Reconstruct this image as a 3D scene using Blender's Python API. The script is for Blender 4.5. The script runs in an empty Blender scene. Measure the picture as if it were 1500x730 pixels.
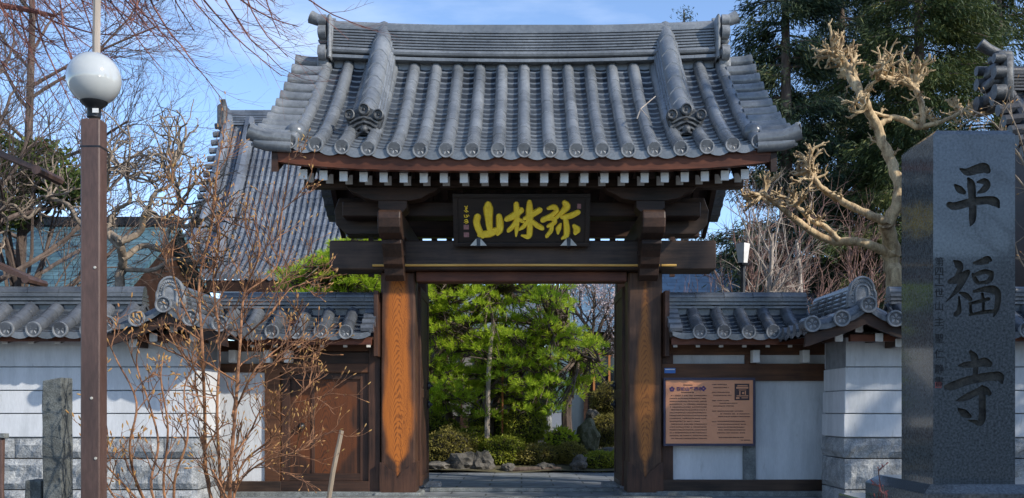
import bpy, math, random
import numpy as np
from mathutils import Vector, Matrix, noise as mnoise
rad = math.radians
SC = bpy.context.scene
COL = SC.collection
# ------------------------------------------------------------------ camera, sky, sun, exposure
EYE = 1.053
FOC = 1500.0
cd = bpy.data.cameras.new('camera')
cam = bpy.data.objects.new('camera', cd)
COL.objects.link(cam)
cam.location = (0, 0, EYE)
cam.rotation_euler = (rad(90), 0, 0)
cd.sensor_width = 36.0
cd.lens = 36.0
cd.shift_x = -14 / 1500
cd.shift_y = 235 / 1500
cd.clip_end = 3000
SC.camera = cam
SUN = Vector((0.72, -0.45, 0.53)).normalized()
SUN_EL = math.asin(SUN.z)
SUN_ROT = math.atan2(SUN.x, SUN.y)
w = bpy.data.worlds.new('World')
SC.world = w
w.use_nodes = True
nt = w.node_tree
nt.nodes.clear()
out = nt.nodes.new('ShaderNodeOutputWorld')
bg = nt.nodes.new('ShaderNodeBackground')
sky = nt.nodes.new('ShaderNodeTexSky')
sky.sky_type = 'NISHITA'
sky.sun_disc = False
sky.sun_elevation = SUN_EL
sky.sun_rotation = SUN_ROT
sky.air_density = 1.0
sky.altitude = 2200
sky.dust_density = 1.2
sky.ozone_density = 2.6
tc = nt.nodes.new('ShaderNodeTexCoord')
mp = nt.nodes.new('ShaderNodeMapping')
mp.inputs['Scale'].default_value = (1.6, 1.6, 7.0)
mp.inputs['Rotation'].default_value = (0.12, 0.1, 0.4)
nz = nt.nodes.new('ShaderNodeTexNoise')
nz.inputs['Scale'].default_value = 1.7
nz.inputs['Detail'].default_value = 7
nz.inputs['Roughness'].default_value = 0.55
cr = nt.nodes.new('ShaderNodeValToRGB')
cr.color_ramp.elements[0].position = 0.50
cr.color_ramp.elements[0].color = (0, 0, 0, 1)
cr.color_ramp.elements[1].position = 0.95
cr.color_ramp.elements[1].color = (0.6, 0.6, 0.6, 1)
mx = nt.nodes.new('ShaderNodeMix')
mx.data_type = 'RGBA'
mx.inputs[7].default_value = (5.2, 5.6, 6.3, 1)
nt.links.new(tc.outputs['Generated'], mp.inputs['Vector'])
nt.links.new(mp.outputs[0], nz.inputs['Vector'])
nt.links.new(nz.outputs[0], cr.inputs[0])
nt.links.new(cr.outputs[0], mx.inputs[0])
nt.links.new(sky.outputs[0], mx.inputs[6])
nt.links.new(mx.outputs[2], bg.inputs['Color'])
nt.links.new(bg.outputs[0], out.inputs[0])
bg.inputs['Strength'].default_value = 0.15
sd = bpy.data.lights.new('sun', 'SUN')
sd.energy = 2.65
sd.angle = rad(0.8)
sd.color = (1.0, 0.93, 0.82)
sun = bpy.data.objects.new('sun', sd)
COL.objects.link(sun)
sun.location = (12, -8, 12)
sun.rotation_euler = SUN.to_track_quat('Z', 'Y').to_euler()
SC.view_settings.view_transform = 'Standard'
SC.view_settings.look = 'None'
SC.view_settings.gamma = 1
SC.view_settings.use_curve_mapping = False
SC.view_settings.exposure = 0.92

R = random.Random(7)
NR = np.random.default_rng(11)


def P(px, py, Y):
    return Vector(((px - 764) * Y / FOC, Y, EYE + (600 - py) * Y / FOC))


# ------------------------------------------------------------------ materials
def N(t, k, **kw):
    n = t.nodes.new('ShaderNode' + k)
    for a, v in kw.items():
        setattr(n, a, v)
    return n


def mat(name, c1, c2=None, scale=4.0, rough=0.6, bump=0.0, bscale=None, spec=0.5, stretch=(1, 1, 1), metal=0.0,
        detail=6, lo=0.35, hi=0.7, coat=0.0, trans=0.0, fine=0.0, rvar=0.0, isl=0.0, spots=None):
    m = bpy.data.materials.new(name)
    m.use_nodes = True
    t = m.node_tree
    b = t.nodes['Principled BSDF']
    b.inputs['Roughness'].default_value = rough
    b.inputs['Specular IOR Level'].default_value = spec
    b.inputs['Metallic'].default_value = metal
    b.inputs['Coat Weight'].default_value = coat
    b.inputs['Transmission Weight'].default_value = trans
    b.inputs['Base Color'].default_value = (*c1, 1)
    tc = N(t, 'TexCoord')
    mp = N(t, 'Mapping')
    mp.inputs['Scale'].default_value = stretch
    t.links.new(tc.outputs['Object'], mp.inputs['Vector'])
    if c2 is not None:
        nz = N(t, 'TexNoise')
        nz.inputs['Scale'].default_value = scale
        nz.inputs['Detail'].default_value = detail
        nz.inputs['Roughness'].default_value = 0.62
        t.links.new(mp.outputs[0], nz.inputs['Vector'])
        r = N(t, 'ValToRGB')
        r.color_ramp.elements[0].position = lo
        r.color_ramp.elements[0].color = (*c1, 1)
        r.color_ramp.elements[1].position = hi
        r.color_ramp.elements[1].color = (*c2, 1)
        t.links.new(nz.outputs[0], r.inputs[0])
        col = r.outputs[0]
        if fine > 0:
            n2 = N(t, 'TexNoise')
            n2.inputs['Scale'].default_value = scale * 14
            n2.inputs['Detail'].default_value = 3
            t.links.new(mp.outputs[0], n2.inputs['Vector'])
            mm = N(t, 'MapRange')
            mm.inputs['From Min'].default_value = 0.3
            mm.inputs['From Max'].default_value = 0.7
            mm.inputs['To Min'].default_value = 1 - fine
            mm.inputs['To Max'].default_value = 1 + fine
            t.links.new(n2.outputs[0], mm.inputs[0])
            mu = N(t, 'Mix', data_type='RGBA', blend_type='MULTIPLY')
            mu.inputs[0].default_value = 1
            t.links.new(col, mu.inputs[6])
            t.links.new(mm.outputs[0], mu.inputs[7])
            col = mu.outputs[2]
        if isl > 0:
            g = N(t, 'NewGeometry')
            mm = N(t, 'MapRange')
            mm.inputs['To Min'].default_value = 1 - isl
            mm.inputs['To Max'].default_value = 1 + isl
            t.links.new(g.outputs['Random Per Island'], mm.inputs[0])
            mu = N(t, 'Mix', data_type='RGBA', blend_type='MULTIPLY')
            mu.inputs[0].default_value = 1
            t.links.new(col, mu.inputs[6])
            t.links.new(mm.outputs[0], mu.inputs[7])
            col = mu.outputs[2]
        if spots:
            sc_, th_, sc2 = spots
            n3 = N(t, 'TexNoise')
            n3.inputs['Scale'].default_value = sc_
            n3.inputs['Detail'].default_value = 8
            n3.inputs['Roughness'].default_value = 0.75
            t.links.new(mp.outputs[0], n3.inputs['Vector'])
            mm = N(t, 'MapRange')
            mm.inputs['From Min'].default_value = th_
            mm.inputs['From Max'].default_value = th_ + 0.12
            t.links.new(n3.outputs[0], mm.inputs[0])
            mu = N(t, 'Mix', data_type='RGBA')
            t.links.new(mm.outputs[0], mu.inputs[0])
            t.links.new(col, mu.inputs[6])
            mu.inputs[7].default_value = (*sc2, 1)
            col = mu.outputs[2]
        t.links.new(col, b.inputs['Base Color'])
        if rvar > 0:
            mr = N(t, 'MapRange')
            mr.inputs['To Min'].default_value = max(0.02, rough - rvar)
            mr.inputs['To Max'].default_value = min(1, rough + rvar)
            t.links.new(nz.outputs[0], mr.inputs[0])
            t.links.new(mr.outputs[0], b.inputs['Roughness'])
    if bump > 0:
        nb = N(t, 'TexNoise')
        nb.inputs['Scale'].default_value = bscale or scale * 4
        nb.inputs['Detail'].default_value = 5
        t.links.new(mp.outputs[0], nb.inputs['Vector'])
        bp = N(t, 'Bump')
        bp.inputs['Strength'].default_value = bump
        bp.inputs['Distance'].default_value = 0.02
        t.links.new(nb.outputs[0], bp.inputs['Height'])
        t.links.new(bp.outputs[0], b.inputs['Normal'])
    return m


def leafmat(name, c1, c2, c3=None, scale=2.0, rough=0.6, transl=0.35):
    """leaf colour varies from leaf to leaf; light passes through thin leaves"""
    m = bpy.data.materials.new(name)
    m.use_nodes = True
    t = m.node_tree
    b = t.nodes['Principled BSDF']
    o = t.nodes['Material Output']
    b.inputs['Roughness'].default_value = rough
    b.inputs['Specular IOR Level'].default_value = 0.3
    g = N(t, 'NewGeometry')
    r = N(t, 'ValToRGB')
    e = r.color_ramp.elements
    e[0].position = 0.0
    e[0].color = (*c1, 1)
    e[1].position = 1.0
    e[1].color = (*(c3 or c2), 1)
    if c3:
        x = e.new(0.6)
        x.color = (*c2, 1)
    tc = N(t, 'TexCoord')
    nz = N(t, 'TexNoise')
    nz.inputs['Scale'].default_value = scale
    t.links.new(tc.outputs['Object'], nz.inputs['Vector'])
    ad = N(t, 'Math', operation='MULTIPLY_ADD')
    ad.inputs[1].default_value = 0.6
    t.links.new(g.outputs['Random Per Island'], ad.inputs[0])
    s2 = N(t, 'MapRange')
    s2.inputs['From Min'].default_value = 0.3
    s2.inputs['From Max'].default_value = 0.7
    s2.inputs['To Max'].default_value = 0.4
    t.links.new(nz.outputs[0], s2.inputs[0])
    t.links.new(s2.outputs[0], ad.inputs[2])
    t.links.new(ad.outputs[0], r.inputs[0])
    t.links.new(r.outputs[0], b.inputs['Base Color'])
    tr = N(t, 'BsdfTranslucent')
    t.links.new(r.outputs[0], tr.inputs['Color'])
    mx = N(t, 'MixShader')
    mx.inputs[0].default_value = transl
    t.links.new(b.outputs[0], mx.inputs[1])
    t.links.new(tr.outputs[0], mx.inputs[2])
    t.links.new(mx.outputs[0], o.inputs['Surface'])
    return m


def woodmat(name, dark, light, axis='x', freq=38.0, rough=0.55, heart=None, bump=0.15, stretch=1.0):
    """planed wood with long grain along `axis`; heart = (widths along z, colour a, colour b): unweathered heartwood band"""
    m = bpy.data.materials.new(name)
    m.use_nodes = True
    t = m.node_tree
    b = t.nodes['Principled BSDF']
    b.inputs['Roughness'].default_value = rough
    b.inputs['Specular IOR Level'].default_value = 0.35
    tc = N(t, 'TexCoord')
    mp = N(t, 'Mapping')
    s = {'x': (0.06, 1, 1), 'z': (1, 1, 0.06), 'y': (1, 0.06, 1)}[axis]
    mp.inputs['Scale'].default_value = s
    t.links.new(tc.outputs['Object'], mp.inputs['Vector'])
    n1 = N(t, 'TexNoise')
    n1.inputs['Scale'].default_value = freq
    n1.inputs['Detail'].default_value = 6
    n1.inputs['Roughness'].default_value = 0.7
    t.links.new(mp.outputs[0], n1.inputs['Vector'])
    n2 = N(t, 'TexNoise')
    n2.inputs['Scale'].default_value = 2.2
    n2.inputs['Detail'].default_value = 5
    t.links.new(tc.outputs['Object'], n2.inputs['Vector'])
    av = N(t, 'Math', operation='ADD')
    t.links.new(n1.outputs[0], av.inputs[0])
    t.links.new(n2.outputs[0], av.inputs[1])
    r = N(t, 'ValToRGB')
    r.color_ramp.elements[0].position = 0.40
    r.color_ramp.elements[0].color = (*dark, 1)
    r.color_ramp.elements[1].position = 0.64
    r.color_ramp.elements[1].color = (*light, 1)
    hf = N(t, 'Math', operation='MULTIPLY')
    hf.inputs[1].default_value = 0.5
    t.links.new(av.outputs[0], hf.inputs[0])
    t.links.new(hf.outputs[0], r.inputs[0])
    col = r.outputs[0]
    if heart:
        stops, ca, cb, zlen = heart
        sx = N(t, 'SeparateXYZ')
        t.links.new(tc.outputs['Object'], sx.inputs[0])
        zz = N(t, 'Math', operation='DIVIDE')
        zz.inputs[1].default_value = zlen
        t.links.new(sx.outputs['Z'], zz.inputs[0])
        wr = N(t, 'ValToRGB')
        wr.color_ramp.interpolation = 'EASE'
        el = wr.color_ramp.elements
        while len(el) > 1:
            el.remove(el[-1])
        el[0].position = stops[0][0]
        el[0].color = (stops[0][1],) * 3 + (1,)
        for p, v in stops[1:]:
            q = el.new(p)
            q.color = (v, v, v, 1)
        t.links.new(zz.outputs[0], wr.inputs[0])
        # distance from the centre line, wobbling with noise
        nw = N(t, 'TexNoise')
        nw.inputs['Scale'].default_value = 5.0
        nw.inputs['Detail'].default_value = 9
        nw.inputs['Roughness'].default_value = 0.6
        mw = N(t, 'Mapping')
        mw.inputs['Scale'].default_value = (1, 1, 0.35)
        t.links.new(tc.outputs['Object'], mw.inputs[0])
        t.links.new(mw.outputs[0], nw.inputs['Vector'])
        wob = N(t, 'MapRange')
        wob.inputs['To Min'].default_value = -0.07
        wob.inputs['To Max'].default_value = 0.07
        t.links.new(nw.outputs[0], wob.inputs[0])
        xa = N(t, 'Math', operation='ADD')
        t.links.new(sx.outputs['X'], xa.inputs[0])
        t.links.new(wob.outputs[0], xa.inputs[1])
        ab = N(t, 'Math', operation='ABSOLUTE')
        t.links.new(xa.outputs[0], ab.inputs[0])
        df = N(t, 'Math', operation='SUBTRACT')
        t.links.new(wr.outputs[0], df.inputs[0])
        t.links.new(ab.outputs[0], df.inputs[1])
        mk = N(t, 'MapRange', interpolation_type='SMOOTHSTEP')
        mk.inputs['From Min'].default_value = -0.035
        mk.inputs['From Max'].default_value = 0.05
        t.links.new(df.outputs[0], mk.inputs[0])
        # cathedral grain: nested parabolas
        x2 = N(t, 'Math', operation='MULTIPLY')
        t.links.new(xa.outputs[0], x2.inputs[0])
        t.links.new(xa.outputs[0], x2.inputs[1])
        f1 = N(t, 'Math', operation='MULTIPLY_ADD')
        f1.inputs[1].default_value = 30.0
        t.links.new(x2.outputs[0], f1.inputs[0])
        t.links.new(sx.outputs['Z'], f1.inputs[2])
        f2 = N(t, 'Math', operation='MULTIPLY_ADD')
        f2.inputs[1].default_value = 0.5
        t.links.new(nw.outputs[0], f2.inputs[0])
        t.links.new(f1.outputs[0], f2.inputs[2])
        f3 = N(t, 'Math', operation='MULTIPLY')
        f3.inputs[1].default_value = 80.0
        t.links.new(f2.outputs[0], f3.inputs[0])
        sn = N(t, 'Math', operation='SINE')
        t.links.new(f3.outputs[0], sn.inputs[0])
        gr = N(t, 'ValToRGB')
        gr.color_ramp.elements[0].position = 0.28
        gr.color_ramp.elements[0].color = (*cb, 1)
        gr.color_ramp.elements[1].position = 0.72
        gr.color_ramp.elements[1].color = (*ca, 1)
        mr = N(t, 'MapRange')
        mr.inputs['From Min'].default_value = -1
        t.links.new(sn.outputs[0], mr.inputs[0])
        ml = N(t, 'Math', operation='MULTIPLY_ADD')
        ml.inputs[1].default_value = 0.95
        t.links.new(n1.outputs[0], ml.inputs[0])
        ms = N(t, 'Math', operation='MULTIPLY')
        ms.inputs[1].default_value = 0.42
        t.links.new(mr.outputs[0], ms.inputs[0])
        t.links.new(ms.outputs[0], ml.inputs[2])
        t.links.new(ml.outputs[0], gr.inputs[0])
        mc = N(t, 'Mix', data_type='RGBA')
        t.links.new(mk.outputs[0], mc.inputs[0])
        t.links.new(col, mc.inputs[6])
        t.links.new(gr.outputs[0], mc.inputs[7])
        col = mc.outputs[2]
    t.links.new(col, b.inputs['Base Color'])
    bp = N(t, 'Bump')
    bp.inputs['Strength'].default_value = bump
    bp.inputs['Distance'].default_value = 0.01
    t.links.new(n1.outputs[0], bp.inputs['Height'])
    t.links.new(bp.outputs[0], b.inputs['Normal'])
    return m


M = {}
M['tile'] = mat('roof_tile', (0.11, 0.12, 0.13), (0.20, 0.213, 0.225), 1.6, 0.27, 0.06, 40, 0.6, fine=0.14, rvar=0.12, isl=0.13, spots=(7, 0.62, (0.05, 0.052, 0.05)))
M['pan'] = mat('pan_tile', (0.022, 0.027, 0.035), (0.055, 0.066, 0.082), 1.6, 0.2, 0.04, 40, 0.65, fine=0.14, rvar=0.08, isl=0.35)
M['tile2'] = mat('wall_tile', (0.05, 0.056, 0.066), (0.135, 0.146, 0.16), 1.8, 0.26, 0.06, 40, 0.6, fine=0.14, rvar=0.12, isl=0.22, spots=(7, 0.62, (0.035, 0.036, 0.034)))
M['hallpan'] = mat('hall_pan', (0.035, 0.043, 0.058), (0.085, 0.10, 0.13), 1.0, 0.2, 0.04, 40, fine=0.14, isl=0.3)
M['tiledark'] = mat('tile_relief', (0.025, 0.027, 0.03), (0.11, 0.118, 0.125), 18, 0.5, 0.3, 80)
M['tileend'] = mat('tile_end', (0.11, 0.118, 0.125), (0.27, 0.28, 0.29), 9, 0.45, 0.2, 80, fine=0.2)
M['halltile'] = mat('hall_tile', (0.085, 0.097, 0.118), (0.19, 0.21, 0.24), 1.0, 0.22, 0.05, 40, fine=0.14, isl=0.22)
M['wood'] = woodmat('dark_wood', (0.016, 0.0078, 0.0045), (0.062, 0.029, 0.0165), 'x')
M['woodz'] = woodmat('dark_wood_upright', (0.022, 0.010, 0.006), (0.092, 0.041, 0.023), 'z')
M['woody'] = woodmat('dark_wood_arm', (0.016, 0.0085, 0.0055), (0.065, 0.032, 0.019), 'y')
M['redwood'] = woodmat('eave_wood', (0.06, 0.018, 0.009), (0.17, 0.054, 0.025), 'x', 24)
M['woodred2'] = woodmat('wall_wood', (0.05, 0.02, 0.009), (0.15, 0.062, 0.026), 'x', 24)
M['greywood'] = woodmat('weathered_beam', (0.02, 0.0115, 0.0075), (0.085, 0.05, 0.033), 'x', 24)
M['pillar_a'] = woodmat('pillar_wood', (0.026, 0.012, 0.007), (0.11, 0.05, 0.027), 'z', 34,
                        heart=([(0.0, 0.0), (0.12, 0.015), (0.2, 0.14), (0.36, 0.185), (0.6, 0.15), (0.85, 0.14), (0.98, 0.10)],
                               (0.42, 0.125, 0.016), (0.085, 0.022, 0.005), 2.75))
M['pillar_b'] = woodmat('pillar_wood_pale', (0.032, 0.016, 0.009), (0.12, 0.06, 0.033), 'z', 34,
                        heart=([(0.0, 0.0), (0.12, 0.01), (0.2, 0.085), (0.35, 0.105), (0.52, 0.125), (0.64, 0.10), (0.8, 0.05), (0.98, 0.0)],
                               (0.36, 0.13, 0.028), (0.14, 0.045, 0.012), 2.75))
M['door'] = woodmat('door_wood', (0.022, 0.0095, 0.005), (0.105, 0.038, 0.015), 'z', 22,
                    heart=([(0.0, 0.0), (0.1, 0.2), (0.3, 0.42), (0.5, 0.30), (0.62, 0.40), (0.8, 0.2), (1.0, 0.0)],
                           (0.125, 0.037, 0.009), (0.018, 0.008, 0.0045), 1.62))
M['white'] = mat('white_paint', (0.62, 0.61, 0.58), (0.78, 0.77, 0.74), 9, 0.6, fine=0.08)
M['plaster'] = mat('white_plaster', (0.46, 0.475, 0.485), (0.60, 0.61, 0.62), 2.2, 0.75, 0.08, 60, fine=0.05, stretch=(2.2, 2.2, 0.45), lo=0.3, hi=0.6, spots=(3.4, 0.60, (0.36, 0.365, 0.355)))
M['groove'] = mat('groove', (0.16, 0.17, 0.18), (0.25, 0.26, 0.27), 8, 0.9)
M['olddarktile'] = mat('old_dark_tile', (0.018, 0.02, 0.025), (0.06, 0.065, 0.075), 2, 0.4, 0.1, 40, fine=0.2, isl=0.3)
M['stone'] = mat('hewn_stone', (0.17, 0.18, 0.185), (0.40, 0.41, 0.41), 5, 0.85, 0.9, 26, fine=0.35)
M['granite'] = mat('grey_granite', (0.10, 0.108, 0.105), (0.235, 0.25, 0.24), 8, 0.75, 0.3, 70, fine=0.4)
M['paving'] = None
M['gold'] = mat('gold_leaf', (0.82, 0.52, 0.02), (0.95, 0.68, 0.05), 22, 0.42, 0.35, 60, metal=0.1)
M['plaque'] = woodmat('plaque_wood', (0.010, 0.0065, 0.005), (0.03, 0.018, 0.012), 'x', 30, 0.5)
M['rod'] = mat('bamboo_rail', (0.58, 0.30, 0.07), (0.75, 0.45, 0.12), 6, 0.4, stretch=(0.3, 1, 1))
M['metal'] = mat('dark_metal', (0.018, 0.02, 0.024), (0.05, 0.052, 0.058), 10, 0.4, metal=0.6)
M['bracket'] = mat('pale_metal', (0.38, 0.36, 0.31), (0.5, 0.48, 0.42), 10, 0.4)
M['darkgranite'] = mat('dark_granite', (0.055, 0.06, 0.056), (0.15, 0.16, 0.15), 8, 0.8, 0.4, 60, fine=0.4, spots=(6, 0.6, (0.05, 0.055, 0.035)))
M['copper'] = mat('sign_face', (0.60, 0.25, 0.12), (0.70, 0.31, 0.16), 2.5, 0.42, metal=0.0)
M['navy'] = mat('sign_frame', (0.022, 0.018, 0.045), (0.035, 0.03, 0.065), 8, 0.4)
M['ink'] = mat('sign_ink', (0.05, 0.024, 0.022), None, rough=0.6)
M['purple'] = mat('sign_purple', (0.075, 0.03, 0.11), None, rough=0.5)
M['blueplate'] = mat('blue_plate', (0.03, 0.13, 0.42), (0.05, 0.18, 0.5), 9, 0.4)
M['brownpaint'] = mat('brown_paint', (0.06, 0.034, 0.027), (0.115, 0.066, 0.052), 5, 0.48, 0.08, 30, fine=0.18, stretch=(1, 1, 0.2), rvar=.15, spots=(9, 0.68, (0.19, 0.15, 0.13)))
M['pole'] = mat('weathered_pole', (0.2, 0.165, 0.135), (0.42, 0.36, 0.30), 10, 0.85, 0.4, 30, stretch=(1, 1, 0.12))
M['stake'] = mat('stake_wood', (0.22, 0.17, 0.12), (0.42, 0.34, 0.25), 12, 0.85, 0.3, 30, stretch=(1, 1, 0.12))
M['barkdark'] = mat('dark_bark', (0.06, 0.042, 0.034), (0.17, 0.125, 0.10), 8, 0.9, 0.5, 30, stretch=(1, 1, 0.3))
M['barkred'] = mat('reddish_twigs', (0.085, 0.028, 0.024), (0.24, 0.10, 0.075), 6, 0.8)
M['barktan'] = mat('tan_bark', (0.17, 0.10, 0.045), (0.62, 0.46, 0.26), 11, 0.8, 0.8, 22, stretch=(1, 1, 0.35), fine=0.3, lo=0.3, hi=0.62)
M['barkgrey'] = mat('grey_bark', (0.13, 0.10, 0.075), (0.34, 0.275, 0.21), 9, 0.85, 0.5, 26)
M['barkorange'] = mat('orange_shrub_bark', (0.10, 0.042, 0.02), (0.42, 0.20, 0.09), 12, 0.75, 0.3, 40)
M['barkpink'] = mat('pinkish_twigs', (0.14, 0.075, 0.06), (0.36, 0.22, 0.17), 9, 0.85, 0.2, 30)
M['barkpale'] = mat('pale_bark', (0.26, 0.21, 0.17), (0.50, 0.43, 0.36), 9, 0.85, 0.3, 30)
M['bud'] = mat('buds', (0.32, 0.13, 0.05), (0.46, 0.30, 0.08), 30, 0.6)
M['budgreen'] = mat('green_buds', (0.25, 0.30, 0.05), (0.4, 0.42, 0.08), 30, 0.6)
M['blossom'] = leafmat('plum_blossom', (0.50, 0.40, 0.42), (0.75, 0.66, 0.68))
M['cedar'] = leafmat('cedar_needles', (0.012, 0.028, 0.022), (0.032, 0.056, 0.026), (0.10, 0.105, 0.03), 0.35, transl=0.2)
M['cedar2'] = leafmat('cedar_needles_green', (0.018, 0.036, 0.018), (0.055, 0.08, 0.022), (0.15, 0.15, 0.035), 0.35, transl=0.25)
M['pine'] = leafmat('pine_needles', (0.20, 0.33, 0.035), (0.50, 0.66, 0.05), (0.78, 0.82, 0.10), 1.3, transl=0.6)
M['evergreen'] = leafmat('broad_leaves', (0.03, 0.055, 0.018), (0.09, 0.13, 0.028), (0.20, 0.22, 0.05), 1.0, transl=0.3)
M['hedge'] = leafmat('clipped_leaves', (0.12, 0.16, 0.025), (0.32, 0.36, 0.04), (0.5, 0.48, 0.07), 2.5, transl=0.4)
M['hedgebrown'] = leafmat('clipped_brown_leaves', (0.14, 0.13, 0.035), (0.28, 0.25, 0.06), (0.42, 0.34, 0.10), 2.5, transl=0.4)
M['bright'] = leafmat('yellow_green_leaves', (0.18, 0.28, 0.02), (0.42, 0.5, 0.03), (0.6, 0.58, 0.07), 3, transl=0.35)
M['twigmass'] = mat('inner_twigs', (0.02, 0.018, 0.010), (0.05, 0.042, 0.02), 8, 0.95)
M['rock'] = mat('garden_rock', (0.035, 0.034, 0.03), (0.17, 0.155, 0.135), 3.5, 0.9, 0.8, 14, fine=0.3)
M['mossrock'] = mat('mossy_rock', (0.06, 0.065, 0.03), (0.20, 0.19, 0.13), 3.5, 0.95, 0.8, 14, fine=0.3)
M['soil'] = mat('garden_soil', (0.05, 0.042, 0.025), (0.13, 0.115, 0.055), 3, 0.95, 0.5, 20, fine=0.4)
M['ground'] = mat('bare_ground', (0.10, 0.095, 0.085), (0.19, 0.18, 0.165), 1.2, 0.95, 0.3, 20, fine=0.3)
M['dome'] = mat('hill_forest', (0.045, 0.075, 0.085), (0.075, 0.115, 0.12), 0.05, 1.0)
M['glass'] = mat('milky_globe', (0.42, 0.44, 0.43), (0.50, 0.51, 0.50), 3, rough=0.10, coat=0.8)
M['darkglass'] = mat('window_glass', (0.012, 0.016, 0.02), None, rough=0.06)
M['shojipaper'] = mat('paper_panel', (0.55, 0.56, 0.56), (0.65, 0.66, 0.66), 4, 0.8)
M['ochre'] = mat('ochre_wood', (0.30, 0.11, 0.03), (0.45, 0.18, 0.05), 6, 0.6, stretch=(1, 1, 0.2))
M['housewall'] = mat('house_wall', (0.16, 0.15, 0.14), (0.24, 0.225, 0.21), 2, 0.9)
M['red'] = mat('red_seal', (0.30, 0.06, 0.05), None, rough=0.6)
M['pink'] = mat('pink_seal', (0.34, 0.17, 0.16), (0.2, 0.08, 0.08), 60, 0.6)
M['carved'] = mat('carved_stone', (0.018, 0.017, 0.014), (0.075, 0.068, 0.055), 22, 0.9, 0.4, 60)
M['inkstone'] = mat('incised_text', (0.012, 0.012, 0.012), None, rough=0.9)


def polished(name):
    m = mat(name, (0.034, 0.039, 0.041), (0.135, 0.145, 0.148), 70, 0.09, 0.0, spec=0.5, coat=0.2, detail=3, lo=0.3, hi=0.75)
    m.node_tree.nodes['Principled BSDF'].inputs['Coat Roughness'].default_value = 0.015
    m.node_tree.nodes['Principled BSDF'].inputs['IOR'].default_value = 1.5
    return m


M['polished'] = polished('polished_granite')


def bricky(name, c1, c2, joint, bw, bh, rough=0.5, mort=0.012, rot=None, bump=0.3, offset=0.5):
    m = bpy.data.materials.new(name)
    m.use_nodes = True
    t = m.node_tree
    b = t.nodes['Principled BSDF']
    tc = N(t, 'TexCoord')
    mp = N(t, 'Mapping')
    if rot:
        mp.inputs['Rotation'].default_value = rot
    t.links.new(tc.outputs['Object'], mp.inputs[0])
    br = N(t, 'TexBrick')
    br.offset = offset
    br.inputs['Scale'].default_value = 1
    br.inputs['Brick Width'].default_value = bw
    br.inputs['Row Height'].default_value = bh
    br.inputs['Mortar Size'].default_value = mort
    br.inputs['Color1'].default_value = (*c1, 1)
    br.inputs['Color2'].default_value = (*c2, 1)
    br.inputs['Mortar'].default_value = (*joint, 1)
    t.links.new(mp.outputs[0], br.inputs['Vector'])
    nz = N(t, 'TexNoise')
    nz.inputs['Scale'].default_value = 5
    nz.inputs['Detail'].default_value = 7
    t.links.new(tc.outputs['Object'], nz.inputs['Vector'])
    mm = N(t, 'MapRange')
    mm.inputs['From Min'].default_value = 0.3
    mm.inputs['From Max'].default_value = 0.7
    mm.inputs['To Min'].default_value = 0.7
    mm.inputs['To Max'].default_value = 1.3
    t.links.new(nz.outputs[0], mm.inputs[0])
    mu = N(t, 'Mix', data_type='RGBA', blend_type='MULTIPLY')
    mu.inputs[0].default_value = 1
    t.links.new(br.outputs['Color'], mu.inputs[6])
    t.links.new(mm.outputs[0], mu.inputs[7])
    t.links.new(mu.outputs[2], b.inputs['Base Color'])
    b.inputs['Roughness'].default_value = rough
    bp = N(t, 'Bump')
    bp.inputs['Strength'].default_value = bump
    bp.inputs['Distance'].default_value = 0.02
    bp.invert = True
    t.links.new(br.outputs['Fac'], bp.inputs['Height'])
    t.links.new(bp.outputs[0], b.inputs['Normal'])
    return m


M['paving'] = bricky('paving_slabs', (0.17, 0.185, 0.20), (0.24, 0.255, 0.27), (0.06, 0.06, 0.06), 0.9, 0.45, 0.6)
M['copperroof'] = bricky('blue_green_roof', (0.06, 0.125, 0.15), (0.095, 0.175, 0.20), (0.03, 0.06, 0.075), 0.5, 0.17, 0.45, 0.012, bump=0.5)
M['blueroof'] = bricky('blue_grey_roof', (0.10, 0.17, 0.23), (0.15, 0.23, 0.30), (0.06, 0.09, 0.12), 0.6, 0.24, 0.35, 0.014, bump=0.5)


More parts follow.
